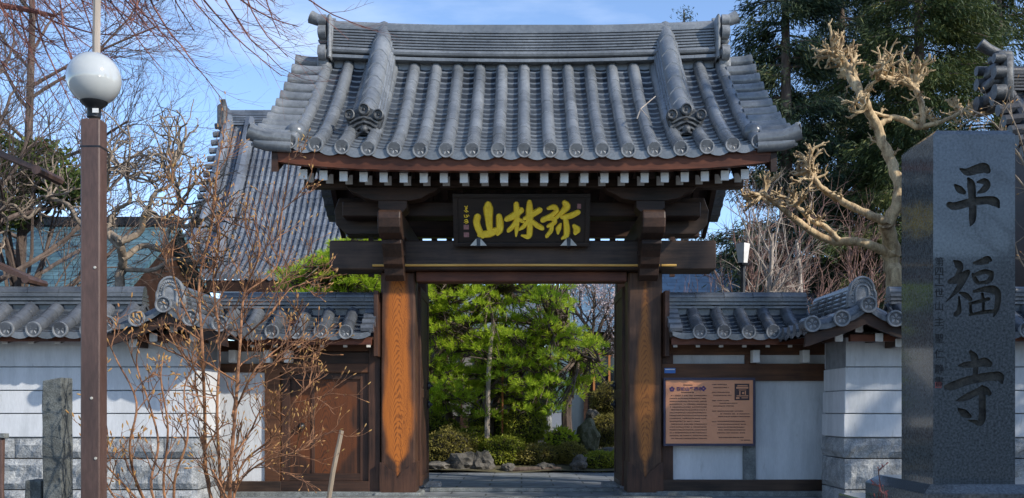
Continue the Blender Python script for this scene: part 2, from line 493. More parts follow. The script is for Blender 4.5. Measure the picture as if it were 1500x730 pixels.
# ------------------------------------------------------------------ mesh builder
class B:
    def __init__(self):
        self.v = []
        self.f = []
        self.mi = []
        self.mat_i = 0

    def add(self, vs, fs):
        o = len(self.v)
        self.v.extend([tuple(p) for p in vs])
        for f in fs:
            self.f.append(tuple(i + o for i in f))
            self.mi.append(self.mat_i)

    def box(self, x0, x1, y0, y1, z0, z1, ch=0.0):
        if ch <= 0:
            vs = [(x, y, z) for z in (z0, z1) for y in (y0, y1) for x in (x0, x1)]
            self.add(vs, [(0, 2, 3, 1), (4, 5, 7, 6), (0, 1, 5, 4), (2, 6, 7, 3), (0, 4, 6, 2), (1, 3, 7, 5)])
            return
        c = ch
        def ring(z, i):
            return [(x0 + i + c, y0 + i, z), (x1 - i - c, y0 + i, z), (x1 - i, y0 + i + c, z), (x1 - i, y1 - i - c, z),
                    (x1 - i - c, y1 - i, z), (x0 + i + c, y1 - i, z), (x0 + i, y1 - i - c, z), (x0 + i, y0 + i + c, z)]
        vs = ring(z0, c * .7) + ring(z0 + c, 0) + ring(z1 - c, 0) + ring(z1, c * .7)
        fs = [tuple(range(7, -1, -1)), tuple(range(24, 32))]
        for k in range(3):
            for i in range(8):
                j = (i + 1) % 8
                fs.append((k * 8 + i, k * 8 + j, k * 8 + 8 + j, k * 8 + 8 + i))
        self.add(vs, fs)

    def obox(self, c, sx, sy, sz, mtx):
        vs = [Vector(c) + mtx @ Vector((x * sx / 2, y * sy / 2, z * sz / 2)) for z in (-1, 1) for y in (-1, 1) for x in (-1, 1)]
        self.add(vs, [(0, 2, 3, 1), (4, 5, 7, 6), (0, 1, 5, 4), (2, 6, 7, 3), (0, 4, 6, 2), (1, 3, 7, 5)])

    def prism(self, poly, axis, a0, a1):
        """poly in the two other axes, extruded along axis from a0 to a1"""
        n = len(poly)
        def pt(p, a):
            return {'x': (a, p[0], p[1]), 'y': (p[0], a, p[1]), 'z': (p[0], p[1], a)}[axis]
        vs = [pt(p, a0) for p in poly] + [pt(p, a1) for p in poly]
        fs = [tuple(range(n)), tuple(range(2 * n - 1, n - 1, -1))]
        for i in range(n):
            j = (i + 1) % n
            fs.append((i, i + n, j + n, j))
        self.add(vs, fs)

    def tube(self, pts, radii, n=6, cap=True, flat=None):
        P_ = np.array([tuple(p) for p in pts], float)
        k = len(P_)
        if k < 2:
            return
        Rr = np.full(k, radii, float) if np.isscalar(radii) else np.array(radii, float)
        T = np.empty_like(P_)
        T[1:-1] = P_[2:] - P_[:-2]
        T[0] = P_[1] - P_[0]
        T[-1] = P_[-1] - P_[-2]
        T /= np.linalg.norm(T, axis=1)[:, None] + 1e-12
        m = np.abs(T).mean(0)
        ref = np.zeros(3)
        ref[int(np.argmin(m))] = 1
        U = np.cross(T, ref)
        U /= np.linalg.norm(U, axis=1)[:, None] + 1e-12
        W = np.cross(T, U)
        a = np.arange(n) * 2 * math.pi / n
        vs = P_[:, None, :] + Rr[:, None, None] * (np.cos(a)[None, :, None] * U[:, None, :] + np.sin(a)[None, :, None] * W[:, None, :])
        o = len(self.v)
        self.v.extend(map(tuple, vs.reshape(-1, 3)))
        for i in range(k - 1):
            for j in range(n):
                q = (j + 1) % n
                self.f.append((o + i * n + j, o + i * n + q, o + (i + 1) * n + q, o + (i + 1) * n + j))
                self.mi.append(self.mat_i)
        if cap:
            self.f.append(tuple(o + j for j in range(n - 1, -1, -1)))
            self.f.append(tuple(o + (k - 1) * n + j for j in range(n)))
            self.mi += [self.mat_i] * 2

    def lathe(self, prof, c, n=24, axis='z', jit=0):
        vs = []
        for r, h in prof:
            for j in range(n):
                a = 2 * math.pi * j / n
                x, y = r * math.cos(a), r * math.sin(a)
                vs.append({'z': (c[0] + x, c[1] + y, c[2] + h), 'y': (c[0] + x, c[1] + h, c[2] + y), 'x': (c[0] + h, c[1] + x, c[2] + y)}[axis])
        fs = []
        for i in range(len(prof) - 1):
            for j in range(n):
                q = (j + 1) % n
                fs.append((i * n + j, i * n + q, (i + 1) * n + q, (i + 1) * n + j))
        if prof[0][0] > 1e-6:
            fs.append(tuple(range(n - 1, -1, -1)))
        if prof[-1][0] > 1e-6:
            k = (len(prof) - 1) * n
            fs.append(tuple(range(k, k + n)))
        self.add(vs, fs)

    def grid(self, fn, nu, nv):
        vs = [fn(i / nu, j / nv) for i in range(nu + 1) for j in range(nv + 1)]
        fs = [(i * (nv + 1) + j, (i + 1) * (nv + 1) + j, (i + 1) * (nv + 1) + j + 1, i * (nv + 1) + j + 1) for i in range(nu) for j in range(nv)]
        self.add(vs, fs)

    def blob(self, c, r, sub=2, amp=0.2, freq=1.5, seed=0, flat=None):
        import bmesh
        bm = bmesh.new()
        bmesh.ops.create_icosphere(bm, subdivisions=sub, radius=1)
        vs = []
        for v in bm.verts:
            d = v.co.normalized()
            k = 1 + amp * (mnoise.noise(d * freq + Vector((seed * 3.7, seed * 1.3, seed))) + 0.5 * mnoise.noise(d * freq * 2.3 + Vector((seed, 5, seed))))
            p = Vector((d.x * r[0] * k, d.y * r[1] * k, d.z * r[2] * k))
            if flat is not None and p.z < flat:
                p.z = flat
            vs.append(p + Vector(c))
        self.add(vs, [tuple(v.index for v in f.verts) for f in bm.faces])
        bm.free()

    def build(self, name, m, parent=None, smooth=False, bevel=0.0, recalc=False):
        me = bpy.data.meshes.new(name)
        off = wloc(parent)
        me.from_pydata([(a - off.x, b - off.y, c - off.z) for a, b, c in self.v], [], self.f)
        ms = m if isinstance(m, (list, tuple)) else [m]
        for q in ms:
            me.materials.append(q)
        if len(ms) > 1:
            me.polygons.foreach_set('material_index', self.mi)
        if smooth:
            me.polygons.foreach_set('use_smooth', [True] * len(me.polygons))
        if recalc:
            import bmesh
            bm = bmesh.new()
            bm.from_mesh(me)
            bmesh.ops.recalc_face_normals(bm, faces=bm.faces)
            bm.to_mesh(me)
            bm.free()
        if smooth:
            try:
                me.set_sharp_from_angle(angle=rad(42))
            except Exception:
                pass
        me.update()
        o = bpy.data.objects.new(name, me)
        COL.objects.link(o)
        if parent is not None:
            o.parent = parent
        if bevel > 0:
            mod = o.modifiers.new('bevel', 'BEVEL')
            mod.width = bevel
            mod.segments = 2
            mod.limit_method = 'ANGLE'
            mod.angle_limit = rad(40)
        return o


def wloc(o):
    v = Vector((0, 0, 0))
    while o is not None:
        v += o.location
        o = o.parent
    return v


def tag(o, label, cat, group=None):
    o['label'] = label
    o['category'] = cat
    if group:
        o['group'] = group
    return o


def thing(name, label, cat, loc=(0, 0, 0), group=None):
    o = bpy.data.objects.new(name, None)
    o.empty_display_size = 0.1
    COL.objects.link(o)
    o.location = loc
    return tag(o, label, cat, group)


def pinst(src, parent, world, name=None):
    """another copy of a part at a world position (source mesh was built about its own origin)"""
    c = src.copy()
    COL.objects.link(c)
    c.parent = parent
    c.location = Vector(world) - wloc(parent)
    if 'tile_end' in c.name:
        c.location += Vector((R.uniform(-.003, .003), 0, R.uniform(-.004, .004)))
        c.rotation_euler = (R.uniform(-.05, .05), R.uniform(-.3, .3), R.uniform(-.05, .05))
    return c


def structure(b, name, m, **k):
    o = b.build(name, m, **k)
    o['kind'] = 'structure'
    return o


def npmesh(name, V, F, m, parent=None):
    me = bpy.data.meshes.new(name)
    off = np.array(wloc(parent))
    V = np.asarray(V, np.float32) - off.astype(np.float32)
    k = F.shape[1]
    me.vertices.add(len(V))
    me.vertices.foreach_set('co', V.ravel())
    me.loops.add(F.size)
    me.loops.foreach_set('vertex_index', F.astype(np.int32).ravel())
    me.polygons.add(len(F))
    me.polygons.foreach_set('loop_start', (np.arange(len(F)) * k).astype(np.int32))
    me.polygons.foreach_set('loop_total', np.full(len(F), k, np.int32))
    me.materials.append(m)
    me.update(calc_edges=True)
    me.validate()
    o = bpy.data.objects.new(name, me)
    COL.objects.link(o)
    if parent is not None:
        o.parent = parent
    return o


def leaves(C, L, Wd, D=None, spread=1.0, rng=NR):
    """diamond leaves at centres C; D preferred directions (Nx3), spread = randomness"""
    n = len(C)
    d = rng.normal(size=(n, 3)) * spread
    if D is not None:
        d = d + D
    d /= np.linalg.norm(d, axis=1)[:, None] + 1e-9
    s = np.cross(d, rng.normal(size=(n, 3)))
    s /= np.linalg.norm(s, axis=1)[:, None] + 1e-9
    l = L * rng.uniform(0.6, 1.3, n)[:, None]
    wd = Wd * rng.uniform(0.7, 1.3, n)[:, None]
    V = np.stack([C, C + d * l * .5 + s * wd * .5, C + d * l, C + d * l * .5 - s * wd * .5], 1).reshape(-1, 3)
    F = np.arange(4 * n).reshape(-1, 4)
    return V, F


def merge(parts):
    Vs, Fs, o = [], [], 0
    for V, F in parts:
        Vs.append(V)
        Fs.append(F + o)
        o += len(V)
    return np.concatenate(Vs), np.concatenate(Fs)


def rv(r=R):
    return Vector((r.gauss(0, 1), r.gauss(0, 1), r.gauss(0, 1)))


def grow(b, p, d, L, r, depth, q, rng=R, tips=None):
    """recursive branch; q: dict of parameters, lists indexed by depth"""
    g = lambda k: q[k][min(depth, len(q[k]) - 1)] if isinstance(q[k], (list, tuple)) else q[k]
    seg = g('seg')
    pts = [Vector(p)]
    rs = [r]
    d = Vector(d).normalized()
    dirs = [d.copy()]
    ta = g('taper')
    bias = Vector(g('bias')) if isinstance(q['bias'], list) else Vector(q['bias'])
    for i in range(seg):
        d = (d + rv(rng) * g('jit') + bias * (1.0 / seg)).normalized()
        pts.append(pts[-1] + d * (L / seg))
        rs.append(r * (1 - (1 - ta) * (i + 1) / seg))
        dirs.append(d.copy())
    n = 8 if r > 0.06 else (6 if r > 0.02 else (4 if r > 0.008 else 3))
    b.tube(pts, rs, n, cap=(r > 0.01))
    if depth >= q['max']:
        if tips is not None:
            tips.append((pts[-1].copy(), d.copy()))
        return
    k = g('n')
    k = max(1, int(round(k * rng.uniform(0.75, 1.25))))
    for i in range(k):
        f = g('from') + (1 - g('from')) * ((i + rng.uniform(0.2, 0.9)) / k)
        x = f * seg
        j = min(int(x), seg - 1)
        pp = pts[j].lerp(pts[j + 1], x - j)
        rr = rs[j] + (rs[j + 1] - rs[j]) * (x - j)
        a = rad(rng.uniform(*g('ang')))
        ax = dirs[j + 1].cross(rv(rng)).normalized()
        dd = Matrix.Rotation(a, 3, ax) @ dirs[j + 1]
        grow(b, pp, dd, L * g('lr') * rng.uniform(0.7, 1.2), min(rr * 0.85, max(rr * g('rr'), q['rmin'])), depth + 1, q, rng, tips)


# ------------------------------------------------------------------ ground
b = B()
b.grid(lambda u, v: (-900 + 1800 * u, -300 + 1500 * v, -0.25), 4, 4)
structure(b, 'ground', M['ground'])
b = B()
b.box(-14, 14, 9.6, 17.35, -0.3, -0.02)
structure(b, 'pavement', M['paving'])
b = B()
b.grid(lambda u, v: (-20 + 44 * u, 17.36 + 26 * v, 0.02 + 0.3 * min(1, v * 6) + 0.10 * mnoise.noise(Vector((u * 30, v * 20, 1)))), 60, 40)
structure(b, 'garden_bed', M['soil'], smooth=True)
b = B()
def hillf(u, v):
    x = -500 + 1100 * u
    return (x, 420 + 160 * v, -1 + (26 + 44 * math.exp(-((x - 130) / 90) ** 2) + 12 * mnoise.noise(Vector((u * 14, v * 3, 0)))) * math.sin(math.pi * min(1, v * 1.2 + .02) / 2))
b.grid(hillf, 90, 10)
structure(b, 'hills', M['dome'], smooth=True)

# ------------------------------------------------------------------ tiled roofs (shared)
RT = 0.080       # radius of the round cover tiles
SP = 0.2925      # spacing of the rows


def slope(bt, xs, S, tf=None, courses=20, rt=RT, jl=0.31, length=3.0, nseg=9, sag=0.04, lip=0.034, ext=0.0, jb=0.014, front_drop=0.055):
    """cover-tile rows at xs and concave pan courses between them. S(x, t)->(y, z), t=0 eave, 1 ridge. tf maps (x,y,z) to world."""
    tf = tf or (lambda x, y, z: (x, y, z))
    # pans: each course overhangs the one below, leaving a dark gap under its lip
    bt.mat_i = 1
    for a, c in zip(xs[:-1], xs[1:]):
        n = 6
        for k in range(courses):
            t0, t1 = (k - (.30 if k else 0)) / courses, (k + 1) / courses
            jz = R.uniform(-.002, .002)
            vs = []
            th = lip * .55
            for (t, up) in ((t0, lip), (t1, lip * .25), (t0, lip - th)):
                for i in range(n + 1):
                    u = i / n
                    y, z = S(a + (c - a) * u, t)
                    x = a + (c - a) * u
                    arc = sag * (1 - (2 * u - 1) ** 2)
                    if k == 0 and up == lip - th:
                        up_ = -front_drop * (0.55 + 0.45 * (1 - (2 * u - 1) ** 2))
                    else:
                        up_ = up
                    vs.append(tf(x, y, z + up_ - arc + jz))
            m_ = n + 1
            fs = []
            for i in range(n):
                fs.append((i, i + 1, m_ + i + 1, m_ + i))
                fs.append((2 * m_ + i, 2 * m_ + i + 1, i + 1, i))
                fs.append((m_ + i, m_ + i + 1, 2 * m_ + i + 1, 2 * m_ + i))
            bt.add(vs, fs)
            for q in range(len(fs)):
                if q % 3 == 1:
                    bt.mi[len(bt.mi) - len(fs) + q] = 0  # lip faces take the lighter tile: paler edges, with bright lit arcs painted in
    bt.mat_i = 0
    # cover rows
    for x in xs:
        k = max(2, int(round(length / jl)))
        for j in range(k):
            pts, rs = [], []
            jx, jz = R.uniform(-.003, .003), R.uniform(-.003, .003)
            for (e, m_) in ((-0.03, 0.99 + jb), (0.04, 1.0 + jb), (0.35, 1.005), (0.7, 1.0), (1.0, 0.985)):
                t = (j + e) / k
                y, z = S(x + jx, t)
                pts.append(tf(x + jx, y, z + 0.018 + jz))
                rs.append(rt * m_)
            bt.tube(pts, rs, nseg, cap=True)


def tile_disc(name, m, parent, r=0.086, th=0.035):
    """round end tile: rim, recessed field, three-lobed crest; built facing -Y about the origin"""
    b = B()
    b.lathe([(r * .98, th), (r, 0.006), (r * .97, 0), (r * .80, 0), (r * .76, 0.014)], (0, 0, 0), 22, 'y')
    b.f = [f for f in b.f if len(f) == 4]
    b.mi = [0] * len(b.f)
    b.mat_i = 1
    b.lathe([(r * .76, 0.014), (r * .70, 0.016), (0.0, 0.016)], (0, 0, 0), 22, 'y')
    b.mat_i = 0
    for k in range(5):
        a = math.pi / 2 + k * 2 * math.pi / 5
        cx, cz = .40 * r * math.cos(a), .40 * r * math.sin(a)
        d = Vector((math.cos(a), 0, math.sin(a)))
        pr = Vector((-d.z, 0, d.x))
        c = Vector((cx, 0, cz))
        vs = [c - d * .32 * r + Vector((0, .0145, 0)), c - pr * .2 * r + Vector((0, .0145, 0)), c + d * .27 * r + Vector((0, .0145, 0)), c + pr * .2 * r + Vector((0, .0145, 0)), c + Vector((0, .005, 0))]
        b.add(vs, [(0, 1, 4), (1, 2, 4), (2, 3, 4), (3, 0, 4)])
    o = b.build(name, [m, M['tiledark']], parent, smooth=True, recalc=True)
    return o


def noshi(b, x0, x1, y, z, half, h, tl=0.3, ph=0.0, zf=None, inset=0.0):
    """one course of flat ridge tiles along X: slim slabs with joints"""
    x = x0 - ph * tl
    while x < x1:
        a, c = max(x0, x + .001), min(x1, x + tl - .001)
        if c - a > .02:
            za = zf(a) if zf else 0
            zc = zf(c) if zf else 0
            h2 = h - .012
            vs = []
            for (q, oz) in ((half - .004, .002), (half, .006), (half, h2 - .004), (half - .006, h2)):
                vs += [(a, y - q, z + za + oz), (c, y - q, z + zc + oz), (c, y + q, z + zc + oz), (a, y + q, z + za + oz)]
            fs = [(3, 2, 1, 0), (12, 13, 14, 15)]
            for k in range(3):
                for i in range(4):
                    p = (i + 1) % 4
                    fs.append((4 * k + i, 4 * k + p, 4 * k + 4 + p, 4 * k + 4 + i))
            b.add(vs, fs)
        x += tl


# ================================================================== TEMPLE GATE
YE, YR = 11.5, 13.8
ZE, ZR = 3.95, 5.70
GX = 0.03
gate = thing('temple_gate', 'large timber temple gate with grey tiled roof and open doors in the centre', 'temple gate', (0, 13.2, 0))
LB = lambda x: 0.10 * min(1.3, abs(x - GX) / 2.63) ** 4


def SF(x, t):
    return (YE + (YR - YE) * t, ZE + (ZR - ZE) * t - 0.74 * t * (1 - t) * (1 - 0.33 * t) + LB(x) * (1 - .6 * t))


def SBk(x, t):
    y, z = SF(x, t)
    return (2 * YR - y, z)


xs = [GX + (i - 9) * SP for i in range(19)]
b = B()
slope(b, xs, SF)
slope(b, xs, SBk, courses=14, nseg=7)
# verge tiles laid outwards along the gable edges
for sgn in (-1, 1):
    for S in (SF, SBk):
        nv = 11
        for k in range(nv):
            t = (k + .5) / nv
            x0 = GX + sgn * 2.66
            x1 = GX + sgn * (3.04 + 0.02 * (1 - t))
            y, z = S(x0, t)
            y2, z2 = S(x1, t)
            zz = z2 + 0.02 + .03 * (1 - t)
            b.tube([(x0, y, z + .04), ((x0 + x1) / 2, y, z + .045), (x1 - sgn * .06, y, z + .055), (x1 - sgn * .05, y, z + .056), (x1, y, z + .06)], [.082, .084, .088, .096, .098], 10)
            # pan under the verge tile
            y3, z3 = S(x0, t - .5 / nv)
            b.obox(((x0 + x1) / 2, (y + y3) / 2, (z + z3) / 2 - .02), abs(x1 - x0), .2, .03, Matrix.Rotation(math.atan2(z - z3, y - y3), 3, 'X'))
    # big corner tile at the eave
    y, z = SF(GX + sgn * 2.6, 0)
    b.tube([(GX + sgn * 2.62, y + .03, z + .04), (GX + sgn * 2.9, y + .0, z + .06), (GX + sgn * 3.02, y - .02, z + .10), (GX + sgn * 3.08, y - .03, z + .125)], [.085, .088, .094, .10], 12)
    b.tube([(GX + sgn * 2.62, y + .02, z - .03), (GX + sgn * 2.9, y + .0, z - .015), (GX + sgn * 3.02, y - .0, z + .02)], [.075, .075, .07], 10)
    # collar bulge low on the verge row
    yv, zv = SF(GX + sgn * 2.63, .13)
    b.blob((GX + sgn * 2.63, yv, zv + .05), (.13, .14, .12), 2, .15, 2, 3)
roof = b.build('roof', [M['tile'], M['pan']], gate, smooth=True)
# eave end discs
d0 = tile_disc('eave_tile_end', M['tileend'], None)
d0.parent = roof
for i, x in enumerate(xs):
    y, z = SF(x, 0)
    p = Vector((x, y - .02, z + .014))
    if i == 0:
        d0.location = p - wloc(roof)
    else:
        pinst(d0, roof, p)
for sgn in (-1, 1):
    y, z = SF(GX + sgn * 2.6, 0)
    q = pinst(d0, roof, (GX + sgn * 3.085, y - .03, z + .127))
    q.rotation_euler = (0, 0, sgn * rad(62))
    q.scale = (1.15, 1.15, 1.15)
# main ridge
ZB = 5.70
rl = lambda x: 0.085 * (abs(x - GX) / 2.55) ** 2 * .8
b = B()
X0, X1 = GX - 2.54, GX + 2.54
b.box(X0, X1, YR - .10, YR + .10, ZB - .35, ZB + .5)
noshi(b, X0, X1, YR, ZB - .05, .24, .06, .6, 0, rl)
for a in range(2):
    yy = YR - .225 + .45 * a
    b.tube([(X0 + (X1 - X0) * i / 24, yy, ZB + .055 + rl(X0 + (X1 - X0) * i / 24)) for i in range(25)], .038, 8)
for k in range(8):
    noshi(b, X0, X1, YR, ZB + .08 + k * .041, .205 - .009 * k , .041, .42, .5 * (k % 2), rl)
zt = ZB + .08 + 8 * .041
b.tube([(X0 + (X1 - X0) * i / 24, YR, zt + .03 + rl(X0 + (X1 - X0) * i / 24)) for i in range(25)], .085, 10)
b.build('main_ridge', M['tile'], roof, smooth=True)
for sgn in (-1, 1):
    b = B()
    e = GX + sgn * 2.54
    zt2 = zt + .085
    def seg(a0, a1, half, z0, z1, ch=.02):
        x0, x1 = sorted((e + sgn * a0, e + sgn * a1))
        b.box(x0, x1, YR - half, YR + half, z0, z1, ch)
    seg(0, .05, .33, ZB - .02, zt2 + .07)
    seg(.05, .20, .26, ZB - .12, ZB + .02)
    seg(.03, .19, .31, ZB + .015, ZB + .12, .03)
    seg(.05, .19, .25, ZB + .13, ZB + .20, .03)
    seg(.05, .19, .25, ZB + .21, ZB + .28, .03)
    seg(.05, .18, .27, ZB + .29, ZB + .43, .035)
    seg(.05, .15, .22, ZB + .43, ZB + .54, .035)
    b.tube([(e + sgn * .0, YR, zt2 + .06), (e + sgn * .12, YR, zt2 + .075), (e + sgn * .24, YR, zt2 + .11), (e + sgn * .33, YR, zt2 + .15)], [.07, .075, .08, .09], 10)
    for q in (-1, 1):
        for zz, rr in ((ZB + .07, .10), (ZB + .34, .09), (ZB + .5, .07)):
            b.lathe([(rr, -.05), (rr, .05), (rr * .6, .06), (rr * .5, .03), (0, .03)] if sgn > 0 else [(0, -.03), (rr * .5, -.03), (rr * .6, -.06), (rr, -.05), (rr, .05)], (e + sgn * .12, YR + q * .27, zz), 14, 'x')
    b.build('ridge_end_ornament', M['tileend'], roof, smooth=True)
# descending ridges
for sgn, xa in ((-1, -1.85), (1, 1.935)):
    b = B()
    n = 7
    def rp(t):
        y, z = SF(xa, t)
        return y, z
    prof = [(-.17, -.08), (-.17, .05), (-.15, .06), (-.15, .11), (-.13, .12), (-.13, .17), (-.115, .18), (-.10, .24), (-.045, .305), (0, .32)]
    prof = prof + [(-x, z) for x, z in prof[-2::-1]]
    for k in range(n):
        t0 = .27 + (.99 - .27) * k / n
        t1 = .27 + (.99 - .27) * (k + 1) / n
        vs = []
        for (t, sc) in ((t0, 1.045), (t0 + (t1 - t0) * .12, 1.04), (t1, 1.0)):
            y, z = rp(t)
            for (px_, pz) in prof:
                vs.append((xa + px_ * sc, y, z + pz * sc * (1 + .10 * t) + (.24 * max(0, (t - .27) / .72) ** 1.6 if pz > 0 else 0)))
        m_ = len(prof)
        fs = [(i, i + 1, m_ + i + 1, m_ + i) for i in range(m_ - 1)] + [(m_ + i, m_ + i + 1, 2 * m_ + i + 1, 2 * m_ + i) for i in range(m_ - 1)]
        fs.append(tuple(range(m_ - 1, -1, -1)))
        b.add(vs, fs)
    dr = b.build('descending_ridge', M['tile'], roof, smooth=True)
    # ornament: scrolled plate with a central boss
    b = B()
    y, z = rp(.25)
    y -= .03
    z += .12
    pl = [(-.13, -.17), (-.19, -.20), (-.215, -.14), (-.175, -.06), (-.20, .02), (-.225, .10), (-.16, .16), (-.08, .19), (0, .23), (.08, .19), (.16, .16), (.225, .10), (.20, .02), (.175, -.06), (.215, -.14), (.19, -.20), (.13, -.17), (.05, -.12), (-.05, -.12)]
    b.prism([(xa + p[0], z + p[1]) for p in pl], 'y', y, y + .10)
    for cx, cz, rr in ((-.17, .11, .065), (.17, .11, .065), (0, .17, .072)):
        b.lathe([(rr * .95, .06), (rr, -.05), (rr * .8, -.06), (rr * .7, -.035), (rr * .3, -.03), (0, -.05)], (xa + cx, y, z + cz), 14, 'y')
    for k in range(4):
        hw = .165 - .02 * k
        zz = z + .06 - .055 * k
        b.tube([(xa - hw, y - .015, zz - .045), (xa - hw * .5, y - .03, zz), (xa, y - .04, zz + .02), (xa + hw * .5, y - .03, zz), (xa + hw, y - .015, zz - .045)], .017, 6)
    for q in (-1, 1):
        b.tube([(xa + q * .06, y - .02, z - .11), (xa + q * .14, y - .03, z - .08), (xa + q * .19, y - .025, z - .13), (xa + q * .17, y - .02, z - .18), (xa + q * .13, y - .02, z - .16)], [.015, .025, .028, .022, .014], 7)
    b.lathe([(.065, .02), (.055, -.03), (.03, -.055), (0, -.06)], (xa, y - .01, z - .06), 6, 'y')
    b.build('ridge_ornament', M['tiledark'], dr, smooth=True)
# a thin bent twig lying on the tiles is left to the loose objects below

# eaves: boards, rafters, soffit
b = B()
def under(x, dy):                 # underside height following the eave lift
    return SF(x, 0)[1] + LB(x) * 0
for (y0, y1, dz0, dz1) in ((11.56, 11.66, -.20, -.055),):
    n = 24
    for i in range(n):
        a = -2.78 + 5.56 * i / n + GX
        c = -2.78 + 5.56 * (i + 1) / n + GX
        za, zc = LB(a) * .8 + ZE, LB(c) * .8 + ZE
        vs = [(a, y0, za + dz0), (c, y0, zc + dz0), (c, y0 - .02, zc + dz1), (a, y0 - .02, za + dz1), (a, y1, za + dz0), (c, y1, zc + dz0), (c, y1, zc + dz1), (a, y1, za + dz1)]
        fs = [(0, 1, 2, 3), (4, 7, 6, 5), (0, 4, 5, 1), (3, 2, 6, 7)]
        if i == 0: fs.append((0, 3, 7, 4))
        if i == n - 1: fs.append((1, 5, 6, 2))
        b.add(vs, fs)
b.build('eave_board', M['redwood'], gate)
b = B()
n = 14
for S_, y_sign in ((SF, 1), (SBk, -1)):
    def sof(u, v):
        x = -2.8 + 5.6 * u + GX
        t = .035 + .95 * v
        y, z = S_(x, t)
        return (x, y, z - .10)
    b.grid(sof, n, 12)
b.build('soffit', M['wood'], gate)
# rafters (white painted ends)
def rafter(y0, y1, z0, z1, wd, hg):
    b = B()
    b.mat_i = 0
    vs = []
    for (y, z) in ((y0, z0), (y1, z1)):
        vs += [(-wd / 2, y, z - hg), (wd / 2, y, z - hg), (wd / 2, y, z), (-wd / 2, y, z)]
    b.add(vs, [(0, 1, 5, 4), (1, 2, 6, 5), (2, 3, 7, 6), (3, 0, 4, 7), (4, 5, 6, 7)])
    b.mat_i = 1
    b.add([(-wd / 2 - .003, y0 - .004, z0 - hg - .003), (wd / 2 + .003, y0 - .004, z0 - hg - .003), (wd / 2 + .003, y0 - .004, z0 + .003), (-wd / 2 - .003, y0 - .004, z0 + .003),
           (-wd / 2 - .003, y0 + .02, z0 - hg - .003), (wd / 2 + .003, y0 + .02, z0 - hg - .003), (wd / 2 + .003, y0 + .02, z0 + .003), (-wd / 2 - .003, y0 + .02, z0 + .003)],
          [(0, 1, 2, 3), (0, 4, 5, 1), (1, 5, 6, 2), (2, 6, 7, 3), (3, 7, 4, 0)])
    return b
first = [None] * 3
for i in range(23):
    x = GX + (i - 11) * .2298
    for k, (y0, y1, z0, z1, wd, hg) in enumerate(((11.72, 13.0, 3.755, 4.55, .085, .105), (12.1, 13.7, 3.80, 5.2, .078, .10), (15.86, 14.3, 3.755, 4.7, .085, .105))):
        if first[k] is None:
            o = rafter(y0, y1, z0, z1, wd, hg).build('rafter', [M['wood'], M['white']], None, recalc=True)
            o.parent = gate
            o.location = Vector((x, 0, LB(x) * .5)) - wloc(gate)
            first[k] = o
        else:
            pinst(first[k], gate, (x, 0, LB(x) * .5))
# barge boards
for sgn in (-1, 1):
    b = B()
    for S_ in (SF, SBk):
        def bf(u, v):
            x = GX + sgn * 2.78
            t = .02 + .97 * u
            y, z = S_(x, t)
            return (x, y, z - .06 - v * (.30 - .06 * u))
        b.grid(bf, 14, 1)
        def bf2(u, v):
            x, y, z = bf(u, v)
            return (x + sgn * .07, y, z)
        b.grid(bf2, 14, 1)
        b.grid(lambda u, v: (bf(u, 1)[0] + sgn * .07 * v, bf(u, 1)[1], bf(u, 1)[2]), 14, 1)
        b.grid(lambda u, v: (bf(0, v)[0] + sgn * .07 * u, bf(0, v)[1], bf(0, v)[2]), 1, 1)
    b.build('barge_board', M['wood'], gate)
# purlins
def beam(name, x0, x1, y0, y1, z0, z1, m, ch=.012, parent=None):
    b = B()
    b.box(x0, x1, y0, y1, z0, z1, ch)
    return b.build(name, m, parent or gate)
beam('purlin', GX - 2.62, GX + 2.62, 12.2, 12.36, 3.70, 3.80, M['greywood'])
beam('purlin', GX - 2.62, GX + 2.62, 15.25, 15.41, 3.62, 3.86, M['wood'])
beam('purlin', GX - 2.62, GX + 2.62, 13.70, 13.9, 4.9, 5.1, M['wood'])
beam('main_beam', -2.34, 2.37, 12.46, 12.92, 2.757, 3.11, M['greywood'], .015)
beam('lintel', -1.30, 1.30, 12.62, 12.88, 2.63, 2.754, M['redwood'], .01)
beam('tie_beam', -1.3, 1.3, 14.9, 15.2, 3.25, 3.5, M['wood'])
beam('tie_beam', -2.2, 2.2, 12.55, 12.85, 3.42, 3.60, M['wood'])
b = B()
b.tube([(-1.81, 12.43, 2.802), (0, 12.43, 2.806), (1.68, 12.43, 2.802)], .015, 8)
b.tube([(1.70, 12.43, 2.802), (1.88, 12.43, 2.802)], .015, 8)
b.build('bamboo_rail', M['rod'], gate, smooth=True)
